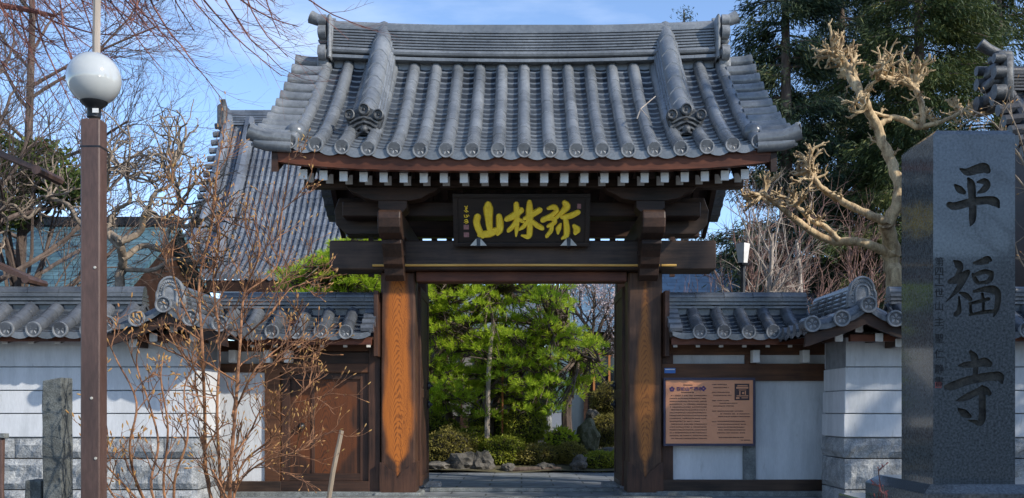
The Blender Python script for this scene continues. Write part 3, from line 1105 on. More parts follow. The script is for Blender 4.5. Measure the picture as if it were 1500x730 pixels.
# pillars
for sgn, m in ((-1, M['pillar_a']), (1, M['pillar_b'])):
    xc = sgn * 1.527
    b = B()
    b.box(-.212, .212, -.2, .2, 0, 2.754, .02)
    o = b.build('main_pillar', m, None)
    o.parent = gate
    o.location = Vector((xc, 12.84, 0)) - wloc(gate)
    # wooden shoe with a pointed top edge
    b = B()
    sh = [(-.222, .03), (.222, .03), (.222, .40), (.19, .40), (.15, .37), (.12, .33), (.06, .30), (.03, .26), (0, .21), (-.03, .26), (-.06, .30), (-.12, .33), (-.15, .37), (-.19, .40), (-.222, .40)]
    b.prism([(xc + p[0], p[1]) for p in sh], 'y', 12.615, 12.635)
    b.box(xc - .222, xc - .2125, 12.635, 13.05, .03, .40)
    b.box(xc + .2125, xc + .222, 12.635, 13.05, .03, .40)
    b.build('pillar_shoe', M['woodz'], o)
    b = B()
    b.box(xc - .29, xc + .29, 12.55, 13.13, -.06, .03, .02)
    b.build('base_stone', M['granite'], gate)
    b = B()
    b.box(xc - .14, xc + .14, 14.95, 15.2, .03, 3.3, .015)
    b.build('rear_pillar', M['woodz'], gate)
    # stacked carved arms reaching forward over the pillar
    pa = [(11.85, 3.10), (11.80, 3.16), (11.78, 3.26), (11.80, 3.34), (11.86, 3.365), (15.3, 3.365), (15.3, 3.11), (12.30, 3.11), (12.15, 3.06), (12.0, 3.05)]
    b = B()
    b.prism(pa, 'x', xc - .135, xc + .135)
    b.build('carved_arm', M['woody'], gate, bevel=.02, recalc=True)
    pb = [(12.06, 2.93), (12.0, 3.0), (12.01, 3.05), (12.14, 3.056), (12.3, 3.107), (12.455, 3.107), (12.455, 2.62), (12.36, 2.60), (12.27, 2.66), (12.25, 2.74), (12.17, 2.78), (12.14, 2.86)]
    b = B()
    b.prism(pb, 'x', xc - .115, xc + .115)
    for q in (-1, 1):
        b.tube([(xc + q * .117, 12.34 + .05 * math.cos(a), 2.93 + .05 * math.sin(a)) for a in [i * .6 for i in range(8)]], .014, 6)
    b.build('carved_bracket', M['woody'], gate, bevel=.015, recalc=True)
    # bearing block and boat-shaped bracket arm under the purlin
    b = B()
    b.prism([(xc - .10, 3.367), (xc + .10, 3.367), (xc + .17, 3.44), (xc + .17, 3.53), (xc - .17, 3.53), (xc - .17, 3.44)], 'y', 12.12, 12.42)
    b.build('bearing_block', M['wood'], gate, bevel=.01, recalc=True)
    hj = [(xc - .20, 3.532), (xc - .34, 3.56), (xc - .42, 3.61), (xc - .50, 3.64), (xc - .56, 3.697), (xc + .56, 3.697), (xc + .50, 3.64), (xc + .42, 3.61), (xc + .34, 3.56), (xc + .20, 3.532)]
    b = B()
    b.prism(hj, 'y', 12.16, 12.38)
    b.build('bracket_arm', M['wood'], gate, bevel=.01, recalc=True)
    # side tie with shaped end
    sp_ = [(sgn * 1.66, 3.10), (sgn * 2.20, 3.10), (sgn * 2.34, 3.22), (sgn * 2.36, 3.40), (sgn * 2.30, 3.56), (sgn * 1.66, 3.56)]
    b = B()
    b.prism([(p[0], p[1] + .16) for p in sp_], 'y', 12.9, 13.1)
    b.build('side_tie', M['greywood'], gate, bevel=.01, recalc=True)
    for k in range(3):
        xx = sgn * (1.75 + .23 * k)
        b = B()
        b.box(xx - .035, xx + .035, 15.0, 15.07, 3.0, 3.76)
        b.build('strut', M['woodz'], gate)
    b = B()
    b.box(sgn * .62 - .04, sgn * .62 + .04, 15.0, 15.1, 3.5, 3.8)
    b.build('strut', M['woodz'], gate)
# door leaves swung inwards
for sgn in (-1, 1):
    b = B()
    xa, xb = sorted((sgn * 1.285, sgn * 1.335))
    y0, y1, z0, z1 = 13.07, 14.22, .07, 2.62
    b.box(xa + .012, xb - .012, y0 + .09, y1 - .09, z0 + .09, z1 - .09)
    for (a0, a1, c0, c1) in ((y0, y0 + .1, z0, z1), (y1 - .1, y1, z0, z1), (y0 + .1, y1 - .1, z0, z0 + .12), (y0 + .1, y1 - .1, z1 - .12, z1), (y0 + .1, y1 - .1, 1.2, 1.32)):
        b.box(xa, xb, a0, a1, c0, c1, .008)
    d = b.build('door_leaf', M['woodz'], gate)
    for zz in (1.12, 1.38):
        b = B()
        b.lathe([(.055, 0), (.05, -.02), (.02, -.035), (.012, -.06), (0, -.062)] if sgn > 0 else [(0, .062), (.012, .06), (.02, .035), (.05, .02), (.055, 0)], (sgn * 1.284, 14.1, zz), 12, 'x')
        b.build('door_knob', M['metal'], d, smooth=True)
    b = B()
    b.box(xa - .003, xb + .003, y0 + .3, y1 + .004, z0 - .01, z0 + .05)
    b.build('metal_shoe', M['metal'], d)
    b = B()
    b.box(sgn * 1.22 - .12, sgn * 1.22 + .12, 13.9, 14.2, -.02, .06, .02)
    b.build('door_stop_stone', M['stone'], gate)
b = B()
b.box(-2.3, 2.3, 12.3, 12.56, -.28, -.004, .015)
b.box(-1.2, 1.2, 13.3, 13.45, -.02, .03, .01)
b.build('door_sill_stone', M['granite'], gate)


# ------------------------------------------------------------------ brush strokes (plaque and carved stone)
def cr_spline(pts, n=7):
    out = []
    A = [np.array(p, float) for p in pts]
    A = [2 * A[0] - A[1]] + A + [2 * A[-1] - A[-2]]
    for i in range(1, len(A) - 2):
        for k in range(n):
            t = k / n
            p0, p1, p2, p3 = A[i - 1], A[i], A[i + 1], A[i + 2]
            out.append(.5 * ((2 * p1) + (-p0 + p2) * t + (2 * p0 - 5 * p1 + 4 * p2 - p3) * t * t + (-p0 + 3 * p1 - 3 * p2 + p3) * t ** 3))
    out.append(A[-2])
    return np.array(out)


def stroke(b, pts, to3, front, back, pillow=1.0, n=7):
    """pts (x, y, halfwidth) in drawing units; to3(x, y, depth)->world; closed solid sweep with rounded ends"""
    S = cr_spline(pts, n)
    C, H = S[:, :2], np.maximum(S[:, 2], 1.5)
    T = np.gradient(C, axis=0)
    T /= np.linalg.norm(T, axis=1)[:, None] + 1e-9
    ext = []
    for (c, h, t, s) in ((C[0], H[0], T[0], -1), (C[-1], H[-1], T[-1], 1)):
        ext.append([(c + s * t * h * a, h * w_, t) for a, w_ in ((.45, .86), (.75, .6), (.93, .22))])
    rows = [(c, h, t) for c, h, t in reversed(ext[0])] + [(C[i], H[i], T[i]) for i in range(len(C))] + ext[1]
    vs, fs = [], []
    for c, h, t in rows:
        nn = np.array([-t[1], t[0]])
        for (k, d) in ((-1, back), (1, back), (pillow, front), (-pillow, front)):
            q = c + nn * h * k
            vs.append(to3(q[0], q[1], d))
    for i in range(len(rows) - 1):
        for j in range(4):
            m_ = (j + 1) % 4
            fs.append((i * 4 + j, i * 4 + m_, i * 4 + 4 + m_, i * 4 + 4 + j))
    k = (len(rows) - 1) * 4
    fs += [(3, 2, 1, 0), (k, k + 1, k + 2, k + 3)]
    b.add(vs, fs)


MOUNT = [[(395, 165, 40), (395, 205, 54), (400, 300, 44), (408, 400, 36), (425, 450, 30)], [(282, 292, 40), (272, 350, 38), (298, 430, 38), (330, 485, 32)],
         [(310, 475, 34), (400, 465, 44), (480, 430, 38)], [(508, 285, 34), (515, 350, 42), (515, 425, 38), (495, 462, 24)]]
WOODS = [[(592, 312, 32), (660, 280, 40), (738, 222, 34)], [(688, 160, 32), (692, 250, 34), (692, 400, 28), (685, 485, 12)], [(690, 320, 24), (650, 390, 28), (610, 428, 26)], [(705, 310, 20), (740, 330, 22), (765, 340, 14)],
         [(775, 305, 22), (850, 268, 34), (930, 220, 34)], [(825, 140, 30), (826, 250, 42), (830, 400, 36), (815, 490, 32), (745, 482, 12)], [(810, 325, 24), (765, 388, 26), (722, 418, 14)], [(850, 330, 24), (905, 378, 30), (955, 405, 28)]]
SPREAD = [[(1022, 200, 20), (1080, 190, 32), (1108, 225, 28), (1060, 270, 26), (968, 322, 32)], [(1005, 312, 22), (1065, 300, 32), (1088, 345, 28), (1022, 385, 20)], [(1060, 375, 24), (1052, 430, 26), (1010, 488, 22)],
          [(1192, 145, 32), (1212, 185, 42), (1155, 250, 28), (1095, 305, 22)], [(1170, 292, 26), (1250, 280, 34), (1330, 243, 30)], [(1200, 300, 28), (1215, 400, 36), (1212, 480, 34), (1168, 512, 14)], [(1150, 365, 16), (1130, 410, 32), (1125, 452, 18)], [(1292, 382, 22), (1322, 420, 42), (1310, 448, 30)]]
LEVEL = [[(245, 163, 10), (305, 188, 32), (400, 160, 40), (452, 156, 44), (478, 176, 28)], [(200, 300, 12), (235, 335, 30), (275, 362, 20)], [(392, 275, 10), (450, 268, 28), (474, 300, 28), (440, 342, 26), (392, 366, 8)],
         [(148, 468, 26), (200, 480, 34), (350, 442, 34), (480, 430, 34), (542, 446, 40), (572, 488, 12)], [(312, 244, 12), (335, 290, 34), (345, 390, 32), (350, 520, 32), (346, 600, 28), (332, 645, 8)]]
LUCK = [[(192, 132, 10), (225, 160, 34), (242, 200, 26), (206, 248, 6)], [(152, 310, 20), (220, 285, 36), (308, 226, 22)], [(306, 240, 20), (230, 360, 24), (172, 430, 12), (122, 480, 4)], [(232, 440, 8), (236, 500, 13), (232, 560, 22), (206, 588, 22)], [(240, 405, 10), (290, 425, 24), (330, 460, 18)],
        [(362, 150, 12), (420, 140, 26), (480, 120, 32), (505, 124, 14)], [(350, 245, 12), (372, 290, 20), (395, 320, 16)], [(375, 248, 16), (450, 222, 20), (510, 236, 22)], [(512, 244, 22), (500, 290, 22), (462, 318, 16)], [(392, 322, 13), (470, 312, 16)],
        [(358, 394, 12), (430, 376, 20), (528, 378, 36), (566, 420, 28), (562, 500, 25), (548, 560, 20), (530, 605, 8)], [(332, 502, 12), (332, 560, 15), (345, 588, 11)], [(432, 412, 13), (440, 470, 14), (440, 560, 12)], [(322, 496, 11), (400, 480, 16), (488, 456, 14)], [(322, 595, 9), (430, 572, 16), (540, 560, 16)]]
TEMPLE = [[(208, 188, 9), (260, 180, 22), (330, 175, 25), (400, 160, 34), (438, 174, 26)], [(296, 84, 16), (325, 122, 28), (335, 190, 23), (330, 268, 18)], [(108, 350, 18), (150, 345, 31), (250, 310, 32), (350, 285, 33), (460, 270, 34), (516, 276, 38), (534, 316, 12)],
          [(188, 455, 6), (260, 430, 25), (330, 395, 25), (400, 375, 32), (440, 400, 18)], [(385, 345, 12), (385, 400, 26), (385, 500, 26), (385, 580, 28), (365, 626, 24), (322, 614, 13), (278, 605, 5)], [(206, 520, 11), (245, 550, 30), (288, 574, 18)]]

# plaque, leaning forward over the main beam
plq = thing('name_plaque', 'dark wooden name plaque with three gold brush characters under the gate eave', 'plaque', (0, 12.38, 3.02))
TA = math.atan2(.20, .60)
def plq3(px, py, d):
    """photo pixel on the plaque to world; d = distance out of its face"""
    x = (px - 764) * 12.28 / FOC
    h = (357 - py) * 12.28 / FOC
    c, s = math.cos(TA), math.sin(TA)
    return (x, 12.36 - h * s - d * c, 3.035 + h * c - d * s + .0)
b = B()
def pbox(x0, x1, y0, y1, d0, d1):
    vs = [plq3(x, y, d) for d in (d0, d1) for y in (y1, y0) for x in (x0, x1)]
    b.add(vs, [(0, 2, 3, 1), (4, 5, 7, 6), (0, 1, 5, 4), (2, 6, 7, 3), (0, 4, 6, 2), (1, 3, 7, 5)])
pbox(668, 860, 286, 356, -.05, 0)
b.build('board', M['plaque'], plq, recalc=True)
b = B()
for a in ((664, 864, 282, 288), (664, 864, 353, 358.5), (664, 671, 288, 353), (857, 864, 288, 353)):
    pbox(*a, -.06, .022)
b.build('frame', M['plaque'], plq, recalc=True, bevel=.006)
for nm, st in (('mountain_character', MOUNT), ('woods_character', WOODS), ('spreading_character', SPREAD)):
    b = B()
    for i, s in enumerate(st):
        stroke(b, s, lambda x, y, d: plq3(660 + x * .14, 275 + y * .14, d), .028 + .0015 * i, -.003, .72)
    b.build(nm, M['gold'], plq, recalc=True)
b = B()
sig = [[(150, 180, 5), (175, 200, 6), (160, 215, 5)], [(180, 178, 5), (160, 210, 6), (185, 235, 5)], [(145, 225, 4), (170, 240, 5)],
       [(145, 270, 5), (150, 292, 5)], [(165, 270, 5), (180, 285, 6), (160, 295, 4)], [(185, 268, 4), (195, 280, 4)],
       [(148, 325, 5), (170, 318, 6), (180, 330, 5)], [(145, 345, 5), (170, 338, 6), (185, 345, 5), (160, 358, 4)]]
for s in sig:
    stroke(b, s, lambda x, y, d: plq3(660 + x * .14, 275 + y * .14, d), .008, -.002, .8)
b.build('signature', M['gold'], plq, recalc=True)
for (x0, x1, y0, y1) in ((137, 192, 372, 420), (137, 192, 452, 500), (1322, 1362, 155, 205)):
    b = B()
    pbox(660 + x0 * .14, 660 + x1 * .14, 275 + y0 * .14, 275 + y1 * .14, -.002, .004)
    b.build('seal_mark', M['pink'], plq, recalc=True)
for px in (701, 833):
    b = B()
    x = (px - 764) * 12.28 / FOC
    for q in (-1, 1):
        b.prism([(x + q * .02, 3.015), (x + q * .10, 3.015), (x + q * .025, 3.10)], 'y', 12.26, 12.275)
    o = b.build('support_bracket', M['bracket'], plq, recalc=True)
    b = B()
    b.box(x - .02, x + .02, 12.255, 12.455, 3.01, 3.11)
    b.build('bracket_post', M['metal'], o)

# ================================================================== WING WALLS AND OUTER WALLS
def wall_ridge(b, x0, x1, y, z, layers=3, hf=.12, cap=.065, h=.045, tl=.36):
    b.box(x0 + .005, x1 - .005, y - hf * .6, y + hf * .6, z - .22, z + layers * h)
    for k in range(layers):
        noshi(b, x0, x1, y, z + k * h, hf - .012 * k, h, tl, .5 * (k % 2))
    x = x0
    while x < x1 - .01:
        c = min(x1, x + tl)
        b.tube([(x + .003, y, z + layers * h + .02), (x + .03, y, z + layers * h + .02), (c - .003, y, z + layers * h + .018)], [cap * 1.06, cap, cap], 10)
        x += tl


def mini_roof(parent, x0, xs_, x1, ye, yr, ze, zr, mtl, ridge_z, courses=6, back=True, disc=True):
    """roof on a wall running along X: rows xs_, front eave (ye, ze) to ridge (yr, zr)"""
    b = B()
    def S(x, t):
        return (ye + (yr - ye) * t, ze + (zr - ze) * t - .10 * t * (1 - t))
    def Sb(x, t):
        y, z = S(x, t)
        return (2 * yr - y, z)
    L = math.hypot(yr - ye, zr - ze)
    xe = sorted(set([x0] + list(xs_) + [x1]))
    for S_ in ((S, Sb) if back else (S,)):
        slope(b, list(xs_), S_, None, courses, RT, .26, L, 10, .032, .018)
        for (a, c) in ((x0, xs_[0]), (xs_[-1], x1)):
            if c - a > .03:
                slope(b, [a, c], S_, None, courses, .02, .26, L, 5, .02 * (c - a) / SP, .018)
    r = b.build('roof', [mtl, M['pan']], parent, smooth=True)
    b = B()
    wall_ridge(b, x0, x1, yr, ridge_z)
    b.build('ridge', mtl, r, smooth=True)
    if disc:
        d = None
        for x in xs_:
            y, z = S(x, 0)
            p = (x, y - .02, z + .014)
            if d is None:
                d = tile_disc('tile_end', M['tileend'], None, .086)
                d.parent = r
                d.location = Vector(p) - wloc(r)
            else:
                pinst(d, r, p)
    return r


def white_rafters(parent, xlist, y0, z, wd=.05, hg=.06, ln=.4):
    f = None
    for x in xlist:
        if f is None:
            f = rafter(y0, y0 + ln, z, z + .08, wd, hg).build('rafter', [M['wood'], M['white']], None, recalc=True)
            f.parent = parent
            f.location = Vector((x, 0, 0)) - wloc(parent)
        else:
            pinst(f, parent, (x, 0, 0))


# ---- right wing wall
YW = 12.72
def wx(px, Y=YW):
    return (px - 764) * Y / FOC
def wz(py, Y=YW):
    return EYE + (600 - py) * Y / FOC
def wbox(parent, name, px0, px1, py0, py1, m, y0=YW, y1=YW + .2, ch=.004):
    b = B()
    b.box(wx(px0), wx(px1), y0, y1, wz(py1), wz(py0), ch)
    return b.build(name, m, parent)
wr = thing('wing_wall', 'low timber wall with white panels and tiled roof right of the gate holding the copper sign', 'wall', (2.6, 12.8, 0))
wbox(wr, 'top_rail', 968, 1235, 499, 520, M['woodred2'], YW + .01, YW + .19)
wbox(wr, 'middle_rail', 968, 1235, 533, 558, M['woodred2'], YW - .01, YW + .2)
wbox(wr, 'bottom_rail', 968, 1235, 703, 719, M['greywood'], YW - .03, YW + .24)
wbox(wr, 'footing_stone', 960, 1240, 719, 733, M['granite'], YW - .12, YW + .35)
for (a, c, p, q) in ((984, 1092, 519, 534), (1108, 1240, 519, 534), (984, 1090, 556, 704), (1105, 1240, 556, 704)):
    wbox(wr, 'plaster_panel', a, c, p, q, M['plaster'], YW + .05, YW + .15)
wbox(wr, 'post', 970, 986, 519, 704, M['woodz'], YW, YW + .2)
wbox(wr, 'post', 1089, 1107, 557.5, 703.5, M['granite'], YW - .005, YW + .2)
wbox(wr, 'post', 1092, 1108, 519, 533.5, M['woodred2'], YW, YW + .2)
for px in (1104, 1176):
    wbox(wr, 'white_beam_end', px - 5, px + 5, 514, 532, M['white'], YW - .16, YW)
xs_ = [wx(p, 12.2) for p in (1025, 1060.5, 1096.5, 1132.5, 1168)]
mini_roof(wr, 1.80, xs_, 3.55, 12.2, 12.8, 1.965, 2.29, M['tile2'], 2.30)
b = B(); b.box(1.80, 3.4, 12.27, 12.33, 1.83, 1.915); b.build('eave_board', M['redwood'], wr)
b = B(); b.box(1.80, 3.4, 12.34, 13.25, 1.90, 1.93); b.build('soffit', M['wood'], wr)
white_rafters(wr, [wx(p, 12.4) for p in (989, 1022, 1056, 1090, 1124, 1157)], 12.38, 1.868, .042, .06)
# verge tiles against the gate post
b = B()
for k in range(5):
    t = k / 5 + .1
    b.tube([(1.77, 12.2 + .6 * t, 1.99 + .36 * t), (1.92, 12.2 + .6 * t, 1.99 + .36 * t)], .055, 8)
b.build('verge_tiles', M['tile2'], wr, smooth=True)
beam('jamb_board', 1.745, 1.80, 12.45, 12.75, 1.70, 2.50, M['woodz'], .004)
beam('jamb_board', -1.80, -1.745, 12.45, 12.75, 1.70, 2.50, M['woodz'], .004)

# ---- left wing wall with its side door
wl = thing('wing_wall', 'low timber wall left of the gate with plank side door and tiled roof', 'wall', (-2.6, 12.8, 0))
wbox(wl, 'top_rail', 300, 556, 499, 515, M['woodred2'], YW + .01, YW + .19)
wbox(wl, 'middle_rail', 300, 542, 533, 546, M['woodred2'], YW - .01, YW + .2)
wbox(wl, 'plaster_panel', 300, 392, 514, 534, M['plaster'], YW + .05, YW + .15)
wbox(wl, 'door_header', 410, 542, 516, 534, M['wood'], YW, YW + .2)
wbox(wl, 'plaster_panel', 300, 390, 545, 706, M['plaster'], YW + .02, YW + .15)
wbox(wl, 'bottom_rail', 300, 412, 705, 720, M['greywood'], YW - .03, YW + .24)
wbox(wl, 'post', 388, 410, 514, 706, M['woodred2'], YW - .012, YW + .2)
wbox(wl, 'post', 540, 557, 498, 722, M['woodz'], YW - .02, YW + .2)
wbox(wl, 'footing_stone', 300, 560, 720, 734, M['granite'], YW - .12, YW + .35)
wbox(wl, 'door_sill', 410, 541, 705, 720, M['wood'], YW - .02, YW + .2)
b = B()
b.box(-.55, .55, 0, .06, 0, 1.34)
do = b.build('side_door', M['door'], None)
do.parent = wl
do.location = Vector((wx(475), YW + .06, wz(705))) - wloc(wl)
for (a, c) in ((411, 424), (527, 541)):
    wbox(do, 'door_stile', a, c, 546, 705, M['woodz'], YW + .03, YW + .1)
for (p, q) in ((546, 556), (694, 705)):
    wbox(do, 'door_rail', 424, 527, p, q, M['wood'], YW + .032, YW + .1)
wbox(do, 'door_batten', 455, 460, 556, 694, M['woodz'], YW + .045, YW + .1)
b = B(); b.lathe([(.05, 0), (.045, -.02), (.015, -.05), (0, -.052)], (wx(441), YW + .03, wz(625)), 14, 'y'); b.build('door_knob', M['metal'], do, smooth=True)
for px in (345, 395, 425):
    wbox(wl, 'white_beam_end', px - 5, px + 5, 514, 532, M['white'], YW - .16, YW)
xs_ = [wx(p, 12.2) for p in (325, 362, 398.5, 434.5, 470.5, 506.5)]
mini_roof(wl, -3.75, xs_, -1.80, 12.2, 12.8, 1.965, 2.29, M['tile2'], 2.30)
b = B(); b.box(-3.4, -1.80, 12.27, 12.33, 1.83, 1.915); b.build('eave_board', M['redwood'], wl)
b = B(); b.box(-3.4, -1.80, 12.34, 13.25, 1.90, 1.93); b.build('soffit', M['wood'], wl)
white_rafters(wl, [wx(p, 12.4) for p in (370, 404, 438, 472, 506, 540)], 12.38, 1.868, .042, .06)
b = B()
for k in range(5):
    t = k / 5 + .1
    b.tube([(-1.92, 12.2 + .6 * t, 1.99 + .36 * t), (-1.77, 12.2 + .6 * t, 1.99 + .36 * t)], .055, 8)
b.build('verge_tiles', M['tile2'], wl, smooth=True)


# ---- outer plaster walls on hewn stone with cross gables
def stone_courses(parent, x0, x1, yf, depth, side, seed):
    rr = random.Random(seed)
    rows = ((-.28, .15, .04), (.155, .50, .02), (.505, .73, -.015))
    for (z0, z1, ou) in rows:
        x = x0
        if z1 > .7:
            step = (.75, 1.0)
        else:
            step = (.5, .85)
        while x < x1 - .02:
            c = min(x1, x + rr.uniform(*step))
            if x1 - c < .25:
                c = x1
            b = B()
            nx, nz_ = max(3, int((c - x) / .06)), max(3, int((z1 - z0) / .06))
            sd_ = rr.uniform(0, 90)
            def fr(u, v):
                e = min(u, 1 - u, 1) * (c - x)
                ez = min(v, 1 - v) * (z1 - z0)
                k = min(1, min(e, ez) / .03)
                d = (.035 + .05 * mnoise.noise(Vector((u * (c - x) * 5 + sd_, v * 2.2 + sd_, 0))) + .025 * mnoise.noise(Vector((u * 16 + sd_, v * 8, 3)))) * k
                return (x + .004 + (c - x - .008) * u, yf - ou - d, z0 + .004 + (z1 - z0 - .008) * v)
            b.grid(fr, nx, nz_)
            ends = ((x, -1), (c, 1))
            for xe, s_ in ends:
                vis = (side == s_ and abs(xe - (x0 if s_ < 0 else x1)) < .001)
                xq = xe - s_ * .004
                if vis:
                    def sf(u, v):
                        k = min(1, min(u, 1 - u) / .06, min(v, 1 - v) / .12)
                        d = (.03 + .045 * mnoise.noise(Vector((u * 5 + sd_, v * 2.2, 7)))) * k
                        return (xq + s_ * d, yf - ou + (depth + ou) * u, z0 + .004 + (z1 - z0 - .008) * v)
                    b.grid(sf, 10, nz_)
                else:
                    b.add([(xq, yf - ou, z0 + .004), (xq, yf + depth, z0 + .004), (xq, yf + depth, z1 - .004), (xq, yf - ou, z1 - .004)], [(0, 1, 2, 3)])
            b.add([(x + .004, yf - ou, z1 - .004), (c - .004, yf - ou, z1 - .004), (c - .004, yf + depth, z1 - .004), (x + .004, yf + depth, z1 - .004)], [(0, 1, 2, 3)])
            b.build('hewn_stone_block', M['stone'], parent, smooth=False)
            x = c


def outer_wall(label, sgn, gx, seed):
    """sgn = -1 left wall, 1 right wall; gx = centre of the cross gable"""
    YF = 11.5
    wlx = thing('outer_wall', label, 'wall', (sgn * 6, 11.8, 0))
    xi = sgn * 3.62                              # inner corner
    xo = sgn * 13.0
    xa, xb = min(xi, xo), max(xi, xo)
    # plaster in five bands parted by grooves
    zb = [.735, 1.003, 1.263, 1.529, 1.93]
    b = B()
    for k in range(4):
        taper = .012 * k
        x0, x1 = (xa, xb - taper) if sgn < 0 else (xa + taper, xb)
        b.box(x0, x1, YF + .008 * k, YF + .85, zb[k] + .008, zb[k + 1] - .004, .006)
    b.build('plaster_face', M['plaster'], wlx)
    b = B()
    b.box(xa + .03, xb - .03, YF + .045, YF + .80, .70, 1.92)
    b.build('groove_joint', M['groove'], wlx)
    stone_courses(wlx, xa, xb if sgn < 0 else min(xb, 7.4), YF + .0, .85, -sgn, seed)
    # timber plate and rafters under the eaves
    b = B(); b.box(xa - (0.02 if sgn > 0 else 0), xb + (0.02 if sgn < 0 else 0), YF - .30, YF - .22, 1.80, 1.872); b.build('eave_board', M['redwood'], wlx)
    b = B(); b.box(xa, xb, YF - .21, YF + 1.1, 1.86, 1.89); b.build('soffit', M['wood'], wlx)
    n = 22
    white_rafters(wlx, [sgn * (4.85 + SP * 1.0 * k) for k in range(n)], YF - .16, 1.845, .05, .062)
    # main roof of the wall
    x_first = gx + sgn * .62
    xs_ = sorted([x_first + sgn * SP * k for k in range(27)])
    mini_roof(wlx, min(xs_[0], xs_[-1]) - .1, xs_, max(xs_) + .1, 11.1, 11.75, 1.905, 2.235, M['tile2'], 2.245, 6)
    # cross gable running towards the camera; its ridge lies along Y
    yf0, yf1 = 10.92, 12.7
    def Sg(x, t):            # x runs along Y here; (offset from gx, z)
        h = 1 - t
        return (.60 * h, 2.13 - .22 * h - .10 * h * (1 - h) * 1.6 + .05 * max(0, h - .6) )
    rows = [yf0 + .09 + .26 * k for k in range(7)]
    b = B()
    for s in (-1, 1):
        slope(b, rows, Sg, lambda x, y, z: (gx + s * y, x, z), 4, .072, .22, .66, 9, .03, .016, front_drop=.045)
    # verge: cover tiles pointing at the camera down both slopes
    vx = [(0.0, 2.165), (.285, 2.02), (.60, 1.965)]
    dd = None
    for s in (-1, 1):
        for (ox, oz) in vx:
            if ox == 0 and s < 0:
                continue
            b.tube([(gx + s * ox, yf0 - .06, oz), (gx + s * ox, yf0 + .20, oz + .005)], [.080, .078], 12)
        # drip tiles between the verge tiles
        for (oa, za), (ob, zb_) in zip(vx[:-1], vx[1:]):
            for kk in range(6):
                u0, u1 = kk / 6, (kk + 1) / 6
                g = lambda u: (gx + s * (oa + (ob - oa) * u), za + (zb_ - za) * u - .055 - .03 * math.sin(math.pi * u))
                p0, p1 = g(u0), g(u1)
                b.add([(p0[0], yf0 - .05, p0[1]), (p1[0], yf0 - .05, p1[1]), (p1[0], yf0 - .05, p1[1] + .05), (p0[0], yf0 - .05, p0[1] + .05), (p0[0], yf0 + .2, p0[1] + .05), (p1[0], yf0 + .2, p1[1] + .05)],
                      [(0, 1, 2, 3), (3, 2, 5, 4)])
    rf = b.build('gable_roof', [M['tile2'], M['pan']], wlx, smooth=True)
    for s in (-1, 1):
        for (ox, oz) in vx:
            if ox == 0 and s < 0:
                continue
            p = (gx + s * ox, yf0 - .085, oz)
            if dd is None:
                dd = tile_disc('tile_end', M['tileend'], None, .09)
                dd.parent = rf
                dd.location = Vector(p) - wloc(rf)
            else:
                pinst(dd, rf, p)
    # gable ridge (layers) along Y
    b = B()
    for k in range(4):
        hw = .125 - .012 * k
        y = yf0 + .22
        while y < yf1:
            b.box(gx - hw, gx + hw, y + .003, min(yf1, y + .3), 2.16 + .05 * k, 2.205 + .05 * k, .006)
            y += .3
    b.tube([(gx, yf0 + .22, 2.37), (gx, yf1, 2.37)], .07, 10)
    b.build('gable_ridge', M['tile2'], rf, smooth=True)
    # arched end ornament
    b = B()
    outer = [(-.14, -.03), (-.145, .12)] + [(-.125 * math.cos(a), .16 + .14 * math.sin(a)) for a in [math.pi * i / 12 for i in range(0, 13)]] + [(.145, .12), (.14, -.03)]
    b.prism([(gx + x * 1.05, 2.19 + z * .98) for x, z in outer], 'y', yf0 + .14, yf0 + .22)
    inner = [(-.07, 0), (-.072, .12)] + [(-.07 * math.cos(a), .14 + .07 * math.sin(a)) for a in [math.pi * i / 10 for i in range(0, 11)]] + [(.072, .12), (.07, 0)]
    b.tube([(gx + x, yf0 + .135, 2.19 + z) for x, z in inner], .013, 6)
    b.tube([(gx + x * 1.0, yf0 + .135, 2.19 + z * .97) for x, z in outer], .014, 6)
    for i in range(15):
        a = math.pi * (i + .5) / 15
        x, z = -.10 * math.cos(a), .14 + .105 * math.sin(a)
        b.blob((gx + x, yf0 + .135, 2.19 + z), (.011, .011, .011), 1, 0)
    for s in (-1, 1):
        for k in range(3):
            b.blob((gx + s * .103, yf0 + .135, 2.21 + .04 * k), (.011, .011, .011), 1, 0)
    b.build('arched_ornament', M['tileend'], rf, smooth=True)
    # barge board: two sloping planks meeting at the peak
    for s in (-1, 1):
        b = B()
        up = [(0, 2.085), (.15, 2.02), (.33, 1.945), (.50, 1.89), (.64, 1.862)]
        lo = [(.66, 1.72), (.60, 1.735), (.45, 1.79), (.30, 1.84), (.15, 1.90), (0, 1.965)]
        b.prism([(gx + s * x, z) for x, z in up + lo], 'y', yf0 + .0, yf0 + .06)
        b.build('barge_board', M['wood'], wlx, recalc=True)
    b = B()
    for s in (-1, 1):
        b.add([(gx, yf0 + .06, 2.02), (gx + s * .62, yf0 + .06, 1.84), (gx + s * .62, yf1, 1.84), (gx, yf1, 2.02)], [(0, 1, 2, 3)])
    b.build('gable_soffit', M['wood'], wlx)
    # gable infill above the pier, white and pointed
    b = B()
    x0, x1 = (gx - .62, gx + .16) if sgn < 0 else (gx - .08, gx + .62)
    cut = lambda x: 2.0 - abs(x - gx) * .30
    b.prism([(x0, 1.90), (x1, 1.90), (x1, cut(x1)), (gx, cut(gx)), (x0, cut(x0))], 'y', YF + .03, YF + .3)
    b.build('gable_plaster', M['plaster'], wlx, recalc=True)
